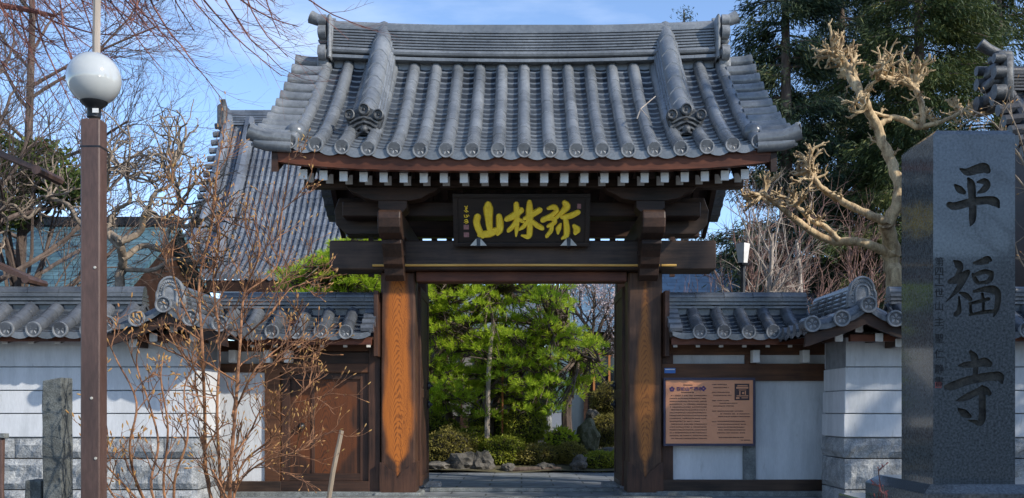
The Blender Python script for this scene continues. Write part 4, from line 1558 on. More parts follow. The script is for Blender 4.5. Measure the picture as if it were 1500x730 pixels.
    for (ox, oz, big) in ((0, 1.90, 1), (-.22, 1.80, 0), (.22, 1.80, 0), (-.44, 1.74, 0), (.44, 1.74, 0)):
        if sgn * ox < -.3:
            continue
        b = B()
        b.mat_i = 0
        b.box(gx + ox - .034, gx + ox + .034, yf0 + .26, YF + .1, oz, oz + .075)
        b.mat_i = 1
        b.box(gx + ox - .042, gx + ox + .042, yf0 + .235, yf0 + .26, oz - .006, oz + .085, .006)
        b.build('bracket_end', [M['wood'], M['white']], wlx)
    return wlx


outer_wall('white plaster wall on hewn stone behind the lamp post, its gabled end left of the gate', -1, -3.795, 3)
outer_wall('white plaster wall on hewn stone, its gabled end beside the carved stone pillar', 1, 3.68, 5)

# ================================================================== INFORMATION SIGN, BLUE PLATE
sg = thing('information_sign', 'copper coloured information sign in a dark blue frame on the wing wall', 'sign', (wx(1038, 12.66), 12.66, wz(652)))
YS = 12.62
def sx(px): return (px - 764) * YS / FOC
def sz(py): return EYE + (600 - py) * YS / FOC
b = B(); b.box(sx(974.5), sx(1103.5), YS, YS + .04, sz(650.5), sz(556.5)); b.build('panel', M['copper'], sg)
b = B()
for a in ((972, 1106, 553.5, 557), (972, 1106, 650, 653.5), (972, 975, 557, 650), (1103, 1106, 557, 650)):
    b.box(sx(a[0]), sx(a[1]), YS - .012, YS + .045, sz(a[3]), sz(a[2]))
b.build('frame', M['navy'], sg)


def text3(name, body, m, parent, loc, size, sp=1.0, ext=.0015, rx=90, rz=0, align='LEFT', bold=0.0):
    c = bpy.data.curves.new(name, 'FONT')
    c.body = body
    c.size = size
    c.extrude = ext
    c.offset = bold
    c.align_x = align
    c.space_character = sp
    o = bpy.data.objects.new(name, c)
    COL.objects.link(o)
    o.rotation_euler = (rad(rx), 0, rad(rz))
    bpy.context.view_layer.update()
    me = bpy.data.meshes.new_from_object(o.evaluated_get(bpy.context.evaluated_depsgraph_get()))
    bpy.data.objects.remove(o)
    me.materials.clear()
    me.materials.append(m)
    q = bpy.data.objects.new(name, me)
    COL.objects.link(q)
    q.rotation_euler = (rad(rx), 0, rad(rz))
    q.parent = parent
    q.location = Vector(loc) - wloc(parent)
    return q


text3('title_text', '彌林山平福寺', M['purple'], sg, (sx(991), YS - .003, sz(572.3)), .052, 1.05, bold=.0012)
b = B()
rr = random.Random(4)
def textline(px0, px1, py, h=.0085):
    x = px0
    while x < px1:
        wd = rr.uniform(.55, 1.0)
        if rr.random() > .07:
            hh = h * rr.uniform(.55, 1.0)
            b.box(sx(x), sx(x + wd), YS - .003, YS + .001, sz(py) - hh * .5, sz(py) + hh * .5)
            b.box(sx(x + wd * .3), sx(x + wd * .55), YS - .0033, YS + .001, sz(py) - h * .9, sz(py) + h * .9)
        x += wd + rr.uniform(.22, .5)
textline(1001, 1014, 564.3)
textline(998, 1017, 575)
for k in range(16):
    textline(981 if k % 5 else 983, 1035 - (rr.choice((0, 0, 6, 10)) if k % 5 == 4 else 0), 579.8 + k * 4.18)
for (p0, p1, y) in ((1043, 1049, 563.5), (1051, 1065, 563.5), (1045, 1067, 568), (1043, 1049, 575), (1051, 1069, 575), (1045, 1071, 579.5), (1043, 1049, 587), (1051, 1067, 587), (1054, 1080, 591), (1045, 1075, 595), (1043, 1049, 602.5), (1051, 1088, 602.5), (1055, 1097, 606.5), (1052, 1098, 610.5),
                    (1043, 1049, 618), (1051, 1091, 617.5), (1051, 1093, 621.7), (1051, 1090, 626), (1051, 1091, 630), (1051, 1091, 634.3), (1053, 1090, 641), (1085, 1098, 645)):
    textline(p0, p1, y)
b.build('text_lines', M['ink'], sg)
for px, py, npet in ((984.3, 570.3, 5), (1030.5, 569.5, 4)):
    b = B()
    for k in range(npet):
        a = math.pi / 2 + 2 * math.pi * k / npet
        cx, cz = sx(px) + .018 * math.cos(a), sz(py) + .018 * math.sin(a)
        b.lathe([(.0155, .002), (.0155, -.002), (0, -.002)], (cx, YS - .001 - .0003 * k, cz), 10, 'y')
    o = b.build('crest', M['purple'], sg)
    b = B(); b.lathe([(.007, .0), (.007, -.0035), (0, -.0035)], (sx(px), YS - .001, sz(py)), 10, 'y'); b.build('crest_centre', M['copper'], o)
b = B(); b.box(sx(1076), sx(1097.5), YS - .004, YS + .001, sz(586.5), sz(562.3)); pic = b.build('picture', M['ink'], sg)
b = B()
for (x0, x1, y0, y1) in ((1080, 1095, 564.5, 566), (1078.5, 1096, 567, 569.5), (1082, 1093, 571, 572), (1083, 1084.5, 573, 579), (1091, 1092.5, 573, 579), (1079, 1096, 579.5, 580.8), (1078, 1083, 582, 584.5), (1086, 1095.5, 582.5, 583.6), (1087, 1090, 574.5, 577.5)):
    b.box(sx(x0), sx(x1), YS - .0065, YS - .003, sz(y1), sz(y0))
b.build('picture_lines', M['copper'], pic)
b = B(); b.box(wx(973), wx(989), YW - .022, YW - .012, wz(547), wz(539.5)); bp_ = b.build('number_plate', M['blueplate'])
tag(bp_, 'small blue plate fixed on the rail above the copper sign', 'plate')
b = B(); b.box(wx(974), wx(988), YW - .0245, YW - .0215, wz(542.2), wz(540.8)); b.build('white_strip', M['white'], bp_)

# ================================================================== CARVED STONE PILLAR
sp0 = thing('stone_pillar', 'tall polished granite pillar with three carved characters on a stepped plinth', 'stone pillar', (2.65, 6.2, -.25))
XA, XB, YA, YB, Z0, Z1 = 2.412, 2.892, 6.0, 6.5, .632, 2.665
b = B()
b.add([(XA, YA, Z0), (XB, YA, Z0), (XB, YB, Z0), (XA, YB, Z0), (XA, YA, Z1), (XB, YA, Z1), (XB, YB, Z1), (XA, YB, Z1), (XA + .03, YA + .03, Z1 + .03), (XB - .03, YA + .03, Z1 + .03), (XB - .03, YB - .03, Z1 + .03), (XA + .03, YB - .03, Z1 + .03)],
      [(3, 2, 1, 0), (0, 1, 5, 4), (1, 2, 6, 5), (2, 3, 7, 6), (3, 0, 4, 7), (4, 5, 9, 8), (5, 6, 10, 9), (6, 7, 11, 10), (7, 4, 8, 11), (8, 9, 10, 11)])
shaft = b.build('shaft', [M['polished'], M['carved']], sp0)
def st3(px, py, d):
    return ((px - 764) * 6.0 / FOC, YA - d, EYE + (600 - py) * 6.0 / FOC)
cut = B()
for st, ox, oy, k in ((LEVEL, 1365, 220, .1712), (LUCK, 1365, 360, .1712), (TEMPLE, 1365, 500, .1917)):
    for i, s in enumerate(st):
        cut.mat_i = 0
        stroke(cut, s, lambda x, y, d: st3(ox + x * k, oy + y * k, d), .01 + .0007 * i, -.016 - .0007 * i, 1.06, 5)
co = cut.build('cutter', M['carved'], None, recalc=True)
md = shaft.modifiers.new('carve', 'BOOLEAN')
md.operation = 'DIFFERENCE'
md.solver = 'EXACT'
md.use_self = True
md.material_mode = 'TRANSFER'
co.location = wloc(shaft) * 0
md.object = co
bpy.context.view_layer.update()
me = bpy.data.meshes.new_from_object(shaft.evaluated_get(bpy.context.evaluated_depsgraph_get()))
shaft.modifiers.clear()
print('carved faces', len(shaft.data.polygons), '->', len(me.polygons), [m.name for m in me.materials if m])
shaft.data = me
bpy.data.objects.remove(co)
for (pz, s_) in zip((380, 394, 406, 415, 426, 445, 468, 492, 515, 537, 555), '第四十一世山主聖仁静書'):
    q = st3(1368.5, pz + 9, .0)
    text3('incised_character', s_, M['inkstone'], shaft, (q[0], YA - .001, q[2]), .058, ext=.0012)
q = st3(1369, 568, 0)
text3('red_seal', '囲', M['red'], shaft, (q[0], YA - .001, q[2]), .042, ext=.0012)
b = B()
b.box(2.235, 3.12, 5.69, 6.66, .50, .585, .004)
vs = [(2.235, 5.69, .585), (3.12, 5.69, .585), (3.12, 6.66, .585), (2.235, 6.66, .585), (2.30, 5.755, .632), (3.05, 5.755, .632), (3.05, 6.6, .632), (2.30, 6.6, .632)]
b.add(vs, [(0, 1, 5, 4), (1, 2, 6, 5), (2, 3, 7, 6), (3, 0, 4, 7), (4, 5, 6, 7)])
b.box(2.10, 3.26, 5.55, 6.8, -.25, .50, .012)
b.build('plinth', M['polished'], sp0)

# ================================================================== LAMP POST AND FOREGROUND
lp = thing('lamp_post', 'brown square lamp post topped by a milky white globe', 'street lamp', (-2.94, 7.04, -.25))
xc, yc = -2.94, 7.04
b = B(); b.box(xc - .066, xc + .066, yc - .066, yc + .066, -.25, EYE + (600 - 175) * 7.0 / FOC, .008)
po = b.build('post', M['brownpaint'], lp)
b = B(); b.box(xc - .0675, xc + .0675, yc - .0675, yc + .0675, EYE + (600 - 217) * 7 / FOC, EYE + (600 - 214.5) * 7 / FOC); b.build('seam', M['metal'], po)
for zz, ox in ((2.02, .035), (1.13, .012), (.72, .04)):
    b = B()
    b.lathe([(.010, 0), (.009, -.006), (0, -.007)], (xc + ox, yc - .066, zz), 10, 'y')
    b.build('bolt', M['bracket'], po, smooth=True)
gz = EYE + (600 - 116) * 7.04 / FOC
b = B(); b.lathe([(.0, -.18)] + [(.18 * math.sin(a), -.18 * math.cos(a)) for a in [math.pi * i / 20 for i in range(1, 20)]] + [(0, .18)], (xc, yc, gz), 40); b.build('globe', M['glass'], lp, smooth=True)
b = B(); b.lathe([(.046, -.265), (.046, -.205), (.05, -.20), (.088, -.168), (.092, -.158), (0, -.15)], (xc, yc, gz), 24); b.build('globe_fitter', M['metal'], lp, smooth=True)
b = B(); b.box(xc + .01, xc + .05, yc - .05, yc - .044, gz - .245, gz - .215); b.build('maker_plate', M['white'], lp)
b = B()
b.tube([P(140, 740, 7.6) + Vector((0, 0, -.3)), P(141.5, 300, 7.6), P(141, 60, 7.6), P(143, -60, 7.6)], [.034, .033, .030, .028], 8)
o = b.build('wooden_pole', M['pole'], smooth=True)
tag(o, 'weathered grey wooden pole rising above the globe lamp', 'pole')

def slabpost(px0, px1, pyt, Y, dep, label, slant=0.0, name='granite_post', m='darkgranite'):
    b = B()
    x0, x1 = (px0 - 764) * Y / FOC, (px1 - 764) * Y / FOC
    zt_ = EYE + (600 - pyt) * Y / FOC
    n = 8
    vs = []
    rr = random.Random(px0)
    for k in range(n + 1):
        z = -.25 + (zt_ + .25) * k / n
        for (x, y) in ((x0, Y), (x1, Y), (x1, Y + dep), (x0, Y + dep)):
            vs.append((x + rr.uniform(-.006, .006), y + rr.uniform(-.006, .006), z + (slant * (x - x0) / (x1 - x0) if k == n else 0)))
    fs = [(0, 3, 2, 1), (4 * n, 4 * n + 1, 4 * n + 2, 4 * n + 3)]
    for k in range(n):
        for i in range(4):
            j = (i + 1) % 4
            fs.append((4 * k + i, 4 * k + j, 4 * k + 4 + j, 4 * k + 4 + i))
    b.add(vs, fs)
    o = b.build(name, M[m], bevel=.01)
    return tag(o, label, 'stone post')
slabpost(62, 90, 558, 8.6, .22, 'tall rough grey granite post left of the brown lamp post', .03)
slabpost(36, 61, 704, 8.7, .2, 'short grey granite stub beside the tall granite post', .0)
o = slabpost(-4, 4, 642, 8.0, .04, 'thin brown post at the left edge of the photo', 0, 'garden_post', 'brownpaint')
o['category'] = 'post'
b = B(); b.box(*sorted(((-6 - 764) * 8 / FOC, (8 - 764) * 8 / FOC)), 7.98, 8.06, EYE - 42 * 8 / FOC, EYE - 35 * 8 / FOC, .004); b.build('cap', M['granite'], o)
b = B()
b.tube([P(474, 780, 9.0), P(488, 690, 9.0), P(500.5, 631, 9.0)], [.022, .022, .020], 8)
o = b.build('wooden_stake', M['stake'], smooth=True)
tag(o, 'leaning pale wooden stake in front of the side door', 'stake')


# ------------------------------------------------------------------ foreground shrub with reddish buds
def bare_shrub(name, label, paths, q, mtl, budm, seed, nbud=1.0, rb=.012, cat='shrub'):
    rr = random.Random(seed)
    base = paths[0][0]
    root = thing(name, label, cat, (base[0], base[1], -.25))
    b = B()
    tips = []
    for pts, r0, sub in paths_iter(paths):
        cs = cr_spline([tuple(p) for p in pts], 5)
        k = len(cs)
        rs = [.82 * r0 * (1 - .66 * i / (k - 1)) * (1 + .10 * rr.uniform(-1, 1)) for i in range(k)]
        b.tube([Vector(p) for p in cs], rs, 7)
        ns = sub
        for i in range(ns):
            f = .12 + .86 * (i + rr.uniform(0, 1)) / ns
            j = min(int(f * (k - 1)), k - 2)
            p = Vector(cs[j])
            d = (Vector(cs[j + 1]) - p).normalized()
            ax = d.cross(rv(rr)).normalized()
            dd = Matrix.Rotation(rad(rr.uniform(25, 60)), 3, ax) @ d
            grow(b, p, dd, q['L'] * rr.uniform(.6, 1.25) * (1.1 - .5 * f), max(rs[j] * .62, .006), 0, q, rr, tips)
        tips.append((Vector(cs[-1]), (Vector(cs[-1]) - Vector(cs[-2])).normalized()))
    b.mat_i = 1
    for p, d in tips:
        if rr.random() < nbud:
            b.tube([p - d * rb * .5, p + d * rb * .8, p + d * rb * 2.2, p + d * rb * 3.2], [rb * .35, rb * .62, rb * .5, rb * .1], 5)
    b.build('branches', [mtl, budm], root, smooth=True)
    return root


def paths_iter(paths):
    for p in paths[1]:
        yield p


Q1 = dict(L=.42, seg=[5, 4, 3], jit=[.16, .18, .2], bias=(0, 0, .45), n=[3, 2, 1], ang=[(25, 50), (25, 50), (25, 50)], lr=[.62, .6], rr=[.72, .7], rmin=.0042, taper=.6, max=2)
Q1['from'] = .25
YB1 = 8.2
def pp(lst, Y=YB1, rr=random.Random(2)):
    return [P(x, y, Y + rr.uniform(-.25, .25)) for x, y in lst]
stems = [(pp([(262, 800), (210, 730), (190, 660), (200, 590), (172, 530), (158, 500)]), .017, 5),
         (pp([(262, 800), (222, 720), (232, 650), (218, 590), (200, 530), (214, 480)]), .015, 5),
         (pp([(262, 800), (208, 740), (172, 700), (135, 660), (120, 640)]), .014, 4),
         (pp([(262, 800), (240, 720), (246, 630), (236, 560), (238, 528)]), .015, 4),
         (pp([(262, 800), (190, 750), (155, 705), (158, 640), (148, 590)]), .013, 4),
         (pp([(262, 800), (255, 710), (275, 640), (270, 570), (292, 520)]), .015, 5)]
bare_shrub('bare_shrub', 'low leafless shrub with tan stems and fat buds beside the lamp post', ((P(262, 730, YB1), 0), stems), dict(Q1, L=.36, n=[3, 2, 1]), M['barkorange'], M['bud'], 21, .9, .012)
stems = [(pp([(330, 800), (303, 700), (300, 600), (296, 500), (292, 410), (310, 330), (318, 250), (325, 210)], 8.7), .021, 17),
         (pp([(330, 800), (322, 690), (318, 600), (322, 500), (312, 410), (322, 340), (300, 290)], 8.7), .018, 15),
         (pp([(335, 800), (338, 690), (345, 600), (352, 500), (358, 430), (380, 370), (372, 320)], 8.7), .022, 17),
         (pp([(338, 800), (350, 690), (400, 640), (430, 590), (470, 545)], 8.7), .015, 13),
         (pp([(338, 800), (345, 720), (380, 680), (440, 660), (462, 640)], 8.7), .013, 12),
         (pp([(345, 600), (375, 540), (420, 500), (450, 470)], 8.7), .012, 11),
         (pp([(352, 500), (395, 460), (430, 420), (462, 430)], 8.7), .011, 9),
         (pp([(296, 500), (265, 440), (252, 380), (262, 310), (250, 260)], 8.7), .011, 9),
         (pp([(358, 430), (405, 390), (412, 320), (420, 270), (424, 225)], 8.7), .009, 4)]
bare_shrub('bare_shrub', 'tall leafless shrub with orange brown branches in front of the side door', ((P(335, 730, 8.7), 0), stems), dict(Q1, L=.46, n=[4, 3, 2]), M['barkorange'], M['bud'], 22, .8, .009)

# ------------------------------------------------------------------ pollarded trees
def pollard(name, label, limbs, mtl, seed, knuck=14, kl=.30, kr=.022, q=None, base=None, cat='tree'):
    rr = random.Random(seed)
    root = thing(name, label, cat, (base[0], base[1], -.1))
    bt = B()
    bc = B()
    first = True
    for pts, r0, r1, tipn in limbs:
        cs = cr_spline([tuple(p) for p in pts], 6)
        k = len(cs)
        rs = [.86 * (r0 + (r1 - r0) * i / (k - 1)) * (1 + .16 * mnoise.noise(Vector((i * .7, seed, 0)))) for i in range(k)]
        cs = [Vector(c) + rv(rr) * r1 * .16 for c in cs]
        (bt if first else bc).tube(cs, rs, 10)
        first = False
        if tipn:
            e = cs[-1]
            d = (cs[-1] - cs[-3]).normalized()
            bc.blob(e, (r1 * 1.5, r1 * 1.5, r1 * 1.4), 2, .5, 2.4, seed)
            for i in range(tipn):
                dd = (d * .55 + rv(rr) * .75 + Vector((0, 0, .25))).normalized()
                grow(bc, e + dd * r1 * .5, dd, kl * rr.uniform(.5, 1.2), kr * rr.uniform(.8, 1.3), 0, q, rr)
            for i in range(tipn // 2):      # stubs along the limb
                j = rr.randrange(k // 3, k - 1)
                dd = (rv(rr) + Vector((0, 0, .4))).normalized()
                grow(bc, cs[j], dd, kl * rr.uniform(.3, .7), kr * .8, 0, q, rr)
    bt.build('trunk', mtl, root, smooth=True)
    bc.build('crown', mtl, root, smooth=True)
    return root


QK = dict(seg=[4, 3], jit=[.28, .3], bias=(0, 0, .3), n=[3, 2], ang=[(25, 65), (25, 65)], lr=[.62, .6], rr=[.8, .75], rmin=.007, taper=.75, max=2)
QK['from'] = .3
YP = 15.2
pq = lambda l, y=YP: [P(a, c, y + .15 * math.sin(a * .05 + c * .03)) for a, c in l]
limbs = [(pq([(1306, 560), (1308, 415), (1306, 370), (1298, 325)]), .17, .12, 0),
         (pq([(1300, 330), (1318, 280), (1300, 225), (1282, 180), (1262, 140), (1240, 105)]), .105, .065, 16),
         (pq([(1262, 140), (1250, 108), (1225, 80)]), .06, .045, 14),
         (pq([(1298, 325), (1262, 310), (1225, 290), (1200, 272), (1186, 250)]), .08, .04, 12),
         (pq([(1304, 372), (1262, 355), (1215, 352), (1170, 325), (1140, 300), (1118, 284)]), .085, .04, 9),
         (pq([(1230, 352), (1205, 330), (1190, 325), (1165, 300)]), .05, .035, 8),
         (pq([(1285, 185), (1310, 172), (1348, 186), (1350, 150), (1338, 125)]), .055, .05, 14),
         (pq([(1340, 128), (1318, 118), (1295, 112)]), .05, .035, 10),
         (pq([(1348, 186), (1380, 178), (1408, 165)]), .045, .03, 9),
         (pq([(1310, 172), (1290, 168), (1268, 160)]), .03, .022, 4)]
pollard('pollarded_tree', 'pale tan pollarded tree with knobbly branch ends behind the right wall', limbs, M['barktan'], 31, base=(5.5, YP), q=QK, kl=.30, kr=.026)
YQ = 13.6
pl2 = lambda l: [P(a, c, YQ + .2 * math.sin(a * .07 + c * .05)) for a, c in l]
limbs = [(pl2([(176, 560), (176, 415), (180, 385), (174, 350)]), .085, .06, 0),
         (pl2([(176, 355), (205, 340), (215, 310), (240, 320), (262, 300)]), .055, .03, 9),
         (pl2([(178, 380), (210, 360), (238, 365), (250, 335), (280, 330)]), .05, .028, 9),
         (pl2([(176, 352), (150, 335), (120, 330), (100, 300), (70, 290)]), .05, .026, 9),
         (pl2([(178, 365), (160, 345), (168, 310), (190, 295), (186, 260)]), .042, .024, 9),
         (pl2([(140, 335), (130, 300), (155, 280), (160, 250)]), .035, .02, 8),
         (pl2([(215, 320), (225, 285), (250, 270), (255, 240)]), .035, .02, 8),
         (pl2([(182, 395), (225, 395), (255, 380), (290, 385)]), .04, .022, 8),
         (pl2([(60, 300), (40, 320), (20, 300), (0, 310)]), .03, .018, 6)]
QW = dict(QK, n=[2, 2], seg=[5, 4, 3], jit=[.32, .32, .3], bias=(0, 0, .35), lr=[.72, .7], rmin=.005, max=2)
pollard('gnarled_tree', 'grey twisted leafless tree behind the wall right of the lamp post', limbs, M['barkgrey'], 33, base=(-5.3, YQ), q=QW, kl=.6, kr=.016)

# ------------------------------------------------------------------ bare trees
def bare_tree(name, label, base, ht, r, q, mtl, seed, cat='tree', lean=(0, 0, 1), twig=None):
    rr = random.Random(seed)
    root = thing(name, label, cat, (base[0], base[1], base[2]))
    bt = B()
    bc = B()
    pts = [Vector(base)]
    d = Vector(lean).normalized()
    for i in range(8):
        d = (d + rv(rr) * .05).normalized()
        pts.append(pts[-1] + d * ht / 8)
    rs = [r * (1 - .6 * i / 8) for i in range(9)]
    bt.tube(pts, rs, 9)
    bt.build('trunk', mtl, root, smooth=True)
    for i in range(q['limbs']):
        f = q['lo'] + (1 - q['lo']) * (i + rr.random()) / q['limbs']
        j = min(int(f * 8), 7)
        p = pts[j].lerp(pts[j + 1], f * 8 - j)
        a = rr.uniform(0, 2 * math.pi)
        dd = Vector((math.cos(a), math.sin(a), rr.uniform(*q['rise']))).normalized()
        grow(bc, p, dd, q['L'] * rr.uniform(.7, 1.2) * (1.15 - .5 * f), rs[j] * .5, 0, q, rr)
    bc.build('crown', twig or mtl, root, smooth=True)
    return root


QB = dict(limbs=16, lo=.25, rise=(.5, 1.3), L=2.6, seg=[6, 5, 4, 3], jit=[.12, .14, .15, .15], bias=(0, 0, .35), n=[6, 5, 4, 3], ang=[(22, 50), (22, 50), (20, 45), (20, 40)], lr=[.55, .55, .55], rr=[.55, .55, .6], rmin=.0045, taper=.4, max=3)
QB['from'] = .2
bare_tree('bare_tree', 'tall leafless tree with dense dark reddish twigs at the upper left edge', (-7.9, 15.2, -.2), 8.6, .11, dict(QB, limbs=26, L=2.8, n=[8, 6, 4, 3], rise=(.1, 1.2), rr=[.42, .5, .55], jit=[.14, .16, .17, .17]), M['barkdark'], 41, twig=M['barkdark'])
bare_tree('bare_tree', 'second leafless tree farther back behind the globe lamp', (-9.6, 19.5, -.2), 10, .12, dict(QB, limbs=22, L=3.3, n=[9, 6, 4, 3], rise=(.1, 1.2), rr=[.42, .5, .55], rmin=.006), M['barkdark'], 42, twig=M['barkdark'])
QS = dict(QB, limbs=12, lo=.12, rise=(1.0, 2.2), L=1.7, n=[5, 4, 3], max=2, rmin=.006)
for i, (px, Y, h, lab) in enumerate(((1125, 18.5, 4.3, 'leafless pale tree behind the lantern lamp'), (1072, 20.5, 4.8, 'slender leafless tree behind the right end of the gate beam'), (1180, 21, 4.7, 'pale leafless tree below the spreading tan branch'), (1268, 19.5, 3.8, 'leafless tree with pale pinkish twigs next to the tan trunk'))):
    bare_tree('bare_tree', lab, ((px - 764) * Y / FOC, Y, -.1), h, .075, dict(QS, limbs=19, n=[6, 5, 3]), M['barkpale'], 50 + i, twig=M['barkpale'] if i == 0 else M['barkpink'])

# overhanging limbs with drooping reddish twigs, from a tree outside the picture on the left
rt_ = thing('overhanging_tree', 'tree reaching in from the upper left with drooping reddish twigs against the sky', 'tree', (-7.4, 10.2, -.25))
bt, bc = B(), B()
rr = random.Random(77)
tr = cr_spline([(-7.4, 10.2, -.25), (-7.2, 10.2, 2.5), (-6.8, 10.2, 4.8), (-6.2, 10.2, 6.05)], 6)
bt.tube([Vector(p) for p in tr], [.22 - .008 * i for i in range(len(tr))], 10)
bt.build('trunk', M['barkdark'], rt_, smooth=True)
QD = dict(seg=[9, 6, 4], jit=[.07, .09, .12], bias=(.28, 0, .36), n=[7, 3], ang=[(18, 42), (20, 45)], lr=[.42, .5], rr=[.55, .6], rmin=.0032, taper=.35, max=2)
QD['from'] = .12
arms = [[(-6.2, 10.2, 6.0), (-5.2, 10.3, 6.1), (-4.4, 10.5, 5.9), (-3.6, 10.6, 5.6), (-2.9, 10.6, 5.35)],
        [(-6.2, 10.2, 6.0), (-5.4, 10.8, 6.0), (-4.6, 11.0, 5.8), (-3.9, 11.0, 5.45)],
        [(-6.5, 10.2, 5.7), (-5.8, 10.0, 5.8), (-5.0, 9.9, 5.6), (-4.3, 9.9, 5.3)],
        [(-6.7, 10.2, 5.0), (-6.1, 10.6, 5.3), (-5.4, 10.8, 5.3), (-4.9, 10.8, 5.2)],
        [(-6.2, 10.2, 6.1), (-5.2, 10.0, 6.5), (-4.0, 10.2, 6.2), (-3.0, 10.3, 5.75), (-2.5, 10.3, 5.4)]]
for a in arms:
    cs = cr_spline(a, 6)
    bc.tube([Vector(p) for p in cs], [.06 - .045 * i / len(cs) for i in range(len(cs))], 6)
    for i in range(14):
        f = .18 + .82 * (i + rr.random()) / 14
        j = min(int(f * (len(cs) - 1)), len(cs) - 2)
        dd = Vector((rr.uniform(.1, .8), rr.uniform(-.4, .4), rr.uniform(-1.3, -.6))).normalized()
        grow(bc, Vector(cs[j]), dd, rr.uniform(.7, 1.4), .011, 0, QD, rr)
bc.build('crown', M['barkred'], rt_, smooth=True)
# stray branch over the roof is part of nothing else: a dry twig caught on the tiles
b = B()
b.tube([P(933, 178, 12.05) + Vector((0, 0, .03)), P(938, 168, 12.05) + Vector((0, -.02, .06)), P(960, 148, 12.3) + Vector((0, -.02, .05))], [.009, .008, .005], 5)
b.tube([P(938, 168, 12.05) + Vector((0, -.02, .06)), P(950, 176, 12.0) + Vector((0, 0, .03))], [.006, .004], 5)
o = b.build('dry_twig', M['barkpale'])
tag(o, 'pale dry twig caught on the gate roof tiles', 'twig')


# ------------------------------------------------------------------ conifers
def conifer_mesh(seed, H, Rb, n_bough, per, m, leaf=(.20, .030)):
    rng = np.random.default_rng(seed)
    rr = random.Random(seed)
    bt = B()
    bt.tube([(0, 0, 0), (0.03, 0, H * .5), (0, .03, H)], [.26, .16, .03], 9)
    Cs, Ds = [], []
    bb = B()
    for k in range(n_bough):
        f = .10 + .9 * (k + rr.random()) / n_bough
        z = H * f
        prof = Rb * (1 - f) ** .62 * rr.uniform(.65, 1.12) + .25
        a = rr.uniform(0, 2 * math.pi)
        d = np.array([math.cos(a), math.sin(a), 0])
        droop = rr.uniform(.1, .38)
        pts = []
        for i in range(6):
            s = i / 5
            pts.append(np.array([0, 0, z]) + d * prof * s + np.array([0, 0, -droop * prof * s * s + .12 * prof * s]))
        bb.tube([Vector(p) for p in pts], [.035 * (1 - .8 * i / 5) for i in range(6)], 4, cap=False)
        # clumps along the bough
        nc = max(3, int(prof * 3.2))
        for c in range(nc):
            s = .25 + .75 * (c + rng.random()) / nc
            p = np.array([0, 0, z]) + d * prof * s + np.array([0, 0, -droop * prof * s * s + .12 * prof * s])
            n = int(per * rng.uniform(.5, 1.4))
            side = np.array([-d[1], d[0], 0])
            q = p + rng.normal(size=(n, 1)) * d * .16 + rng.normal(size=(n, 1)) * side * (.20 + .10 * prof * (1 - s)) + rng.normal(size=(n, 1)) * np.array([0, 0, 1]) * .10
            q[:, 2] -= np.abs(rng.normal(size=n)) * .14
            Cs.append(q)
            Ds.append(np.tile(d * .7 + np.array([0, 0, -.55]), (n, 1)))
    C = np.concatenate(Cs)
    D = np.concatenate(Ds)
    V, F = leaves(C, leaf[0], leaf[1], D, .38, rng)
    return bt, bb, V, F


def conifer(label, loc, seed, H, Rb, n_bough, per, m, name='cedar_tree', group=None, leaf=(.20, .030)):
    root = thing(name, label, 'tree', loc, group)
    bt, bb, V, F = conifer_mesh(seed, H, Rb, n_bough, per, m, leaf)
    for q in (bt, bb):
        q.v = [(x + loc[0], y + loc[1], z + loc[2]) for x, y, z in q.v]
    t = bt.build('trunk', M['barkdark'], root, smooth=True)
    bb.build('boughs', M['barkdark'], root)
    npmesh('crown', V + np.array(loc), F, m, root)
    return root


def at(px, Y):
    return ((px - 764) * Y / FOC, Y, -.2)
conifer('dark cedar close behind the right end of the gate roof', at(1150, 27), 61, 16.0, 2.5, 150, 150, M['cedar'])
conifer('tall blue green cedar standing behind the tan branches', at(1232, 31), 62, 18.5, 2.7, 150, 140, M['cedar'])
conifer('broad olive green cedar above the carved stone pillar', at(1345, 26), 63, 16.5, 3.2, 180, 150, M['cedar2'])
conifer('cedar at the right edge rising over the dark ornate roof', at(1462, 30), 64, 17.5, 3.2, 150, 140, M['cedar2'])
conifer('distant cedar filling the gap between its two tall neighbours', at(1300, 38), 65, 19, 3.2, 130, 110, M['cedar'])
conifer('narrow far conifer whose tip shows just above the gate ridge', at(1002, 42), 66, 17.6, 1.3, 90, 30, M['cedar'])

def leafy_tree(name, label, loc, trunk_pts, r0, clumps, n, leaf, m, seed, spread=1.0, D=None, bark='barkdark', cat='tree'):
    """clumps: (centre, radii) ellipsoids filled with leaves"""
    rng = np.random.default_rng(seed)
    root = thing(name, label, cat, loc)
    bt = B()
    cs = cr_spline([tuple(p) for p in trunk_pts], 5)
    bt.tube([Vector(p) for p in cs], [r0 * (1 - .55 * i / len(cs)) for i in range(len(cs))], 8)
    rr = random.Random(seed)
    for c, r in clumps:
        e = cs[rr.randrange(len(cs) // 2, len(cs))]
        mid = (np.array(e) + np.array(c)) / 2 + rng.normal(size=3) * .08
        bt.tube([Vector(e), Vector(mid), Vector(c)], [r0 * .32, r0 * .22, r0 * .1], 5)
    bt.build('trunk', M[bark], root, smooth=True)
    Cs = []
    for c, r in clumps:
        u = rng.normal(size=(n, 3))
        u /= np.linalg.norm(u, axis=1)[:, None]
        k = rng.uniform(.25, 1.0, n)[:, None] ** .45 * (1 + .25 * np.sin(u[:, :1] * 7 + u[:, 1:2] * 5))
        Cs.append(np.array(c) + u * k * np.array(r))
    C = np.concatenate(Cs)
    V, F = leaves(C, leaf[0], leaf[1], None if D is None else np.tile(np.array(D), (len(C), 1)), spread, rng)
    npmesh('crown', V, F, m, root)
    return root


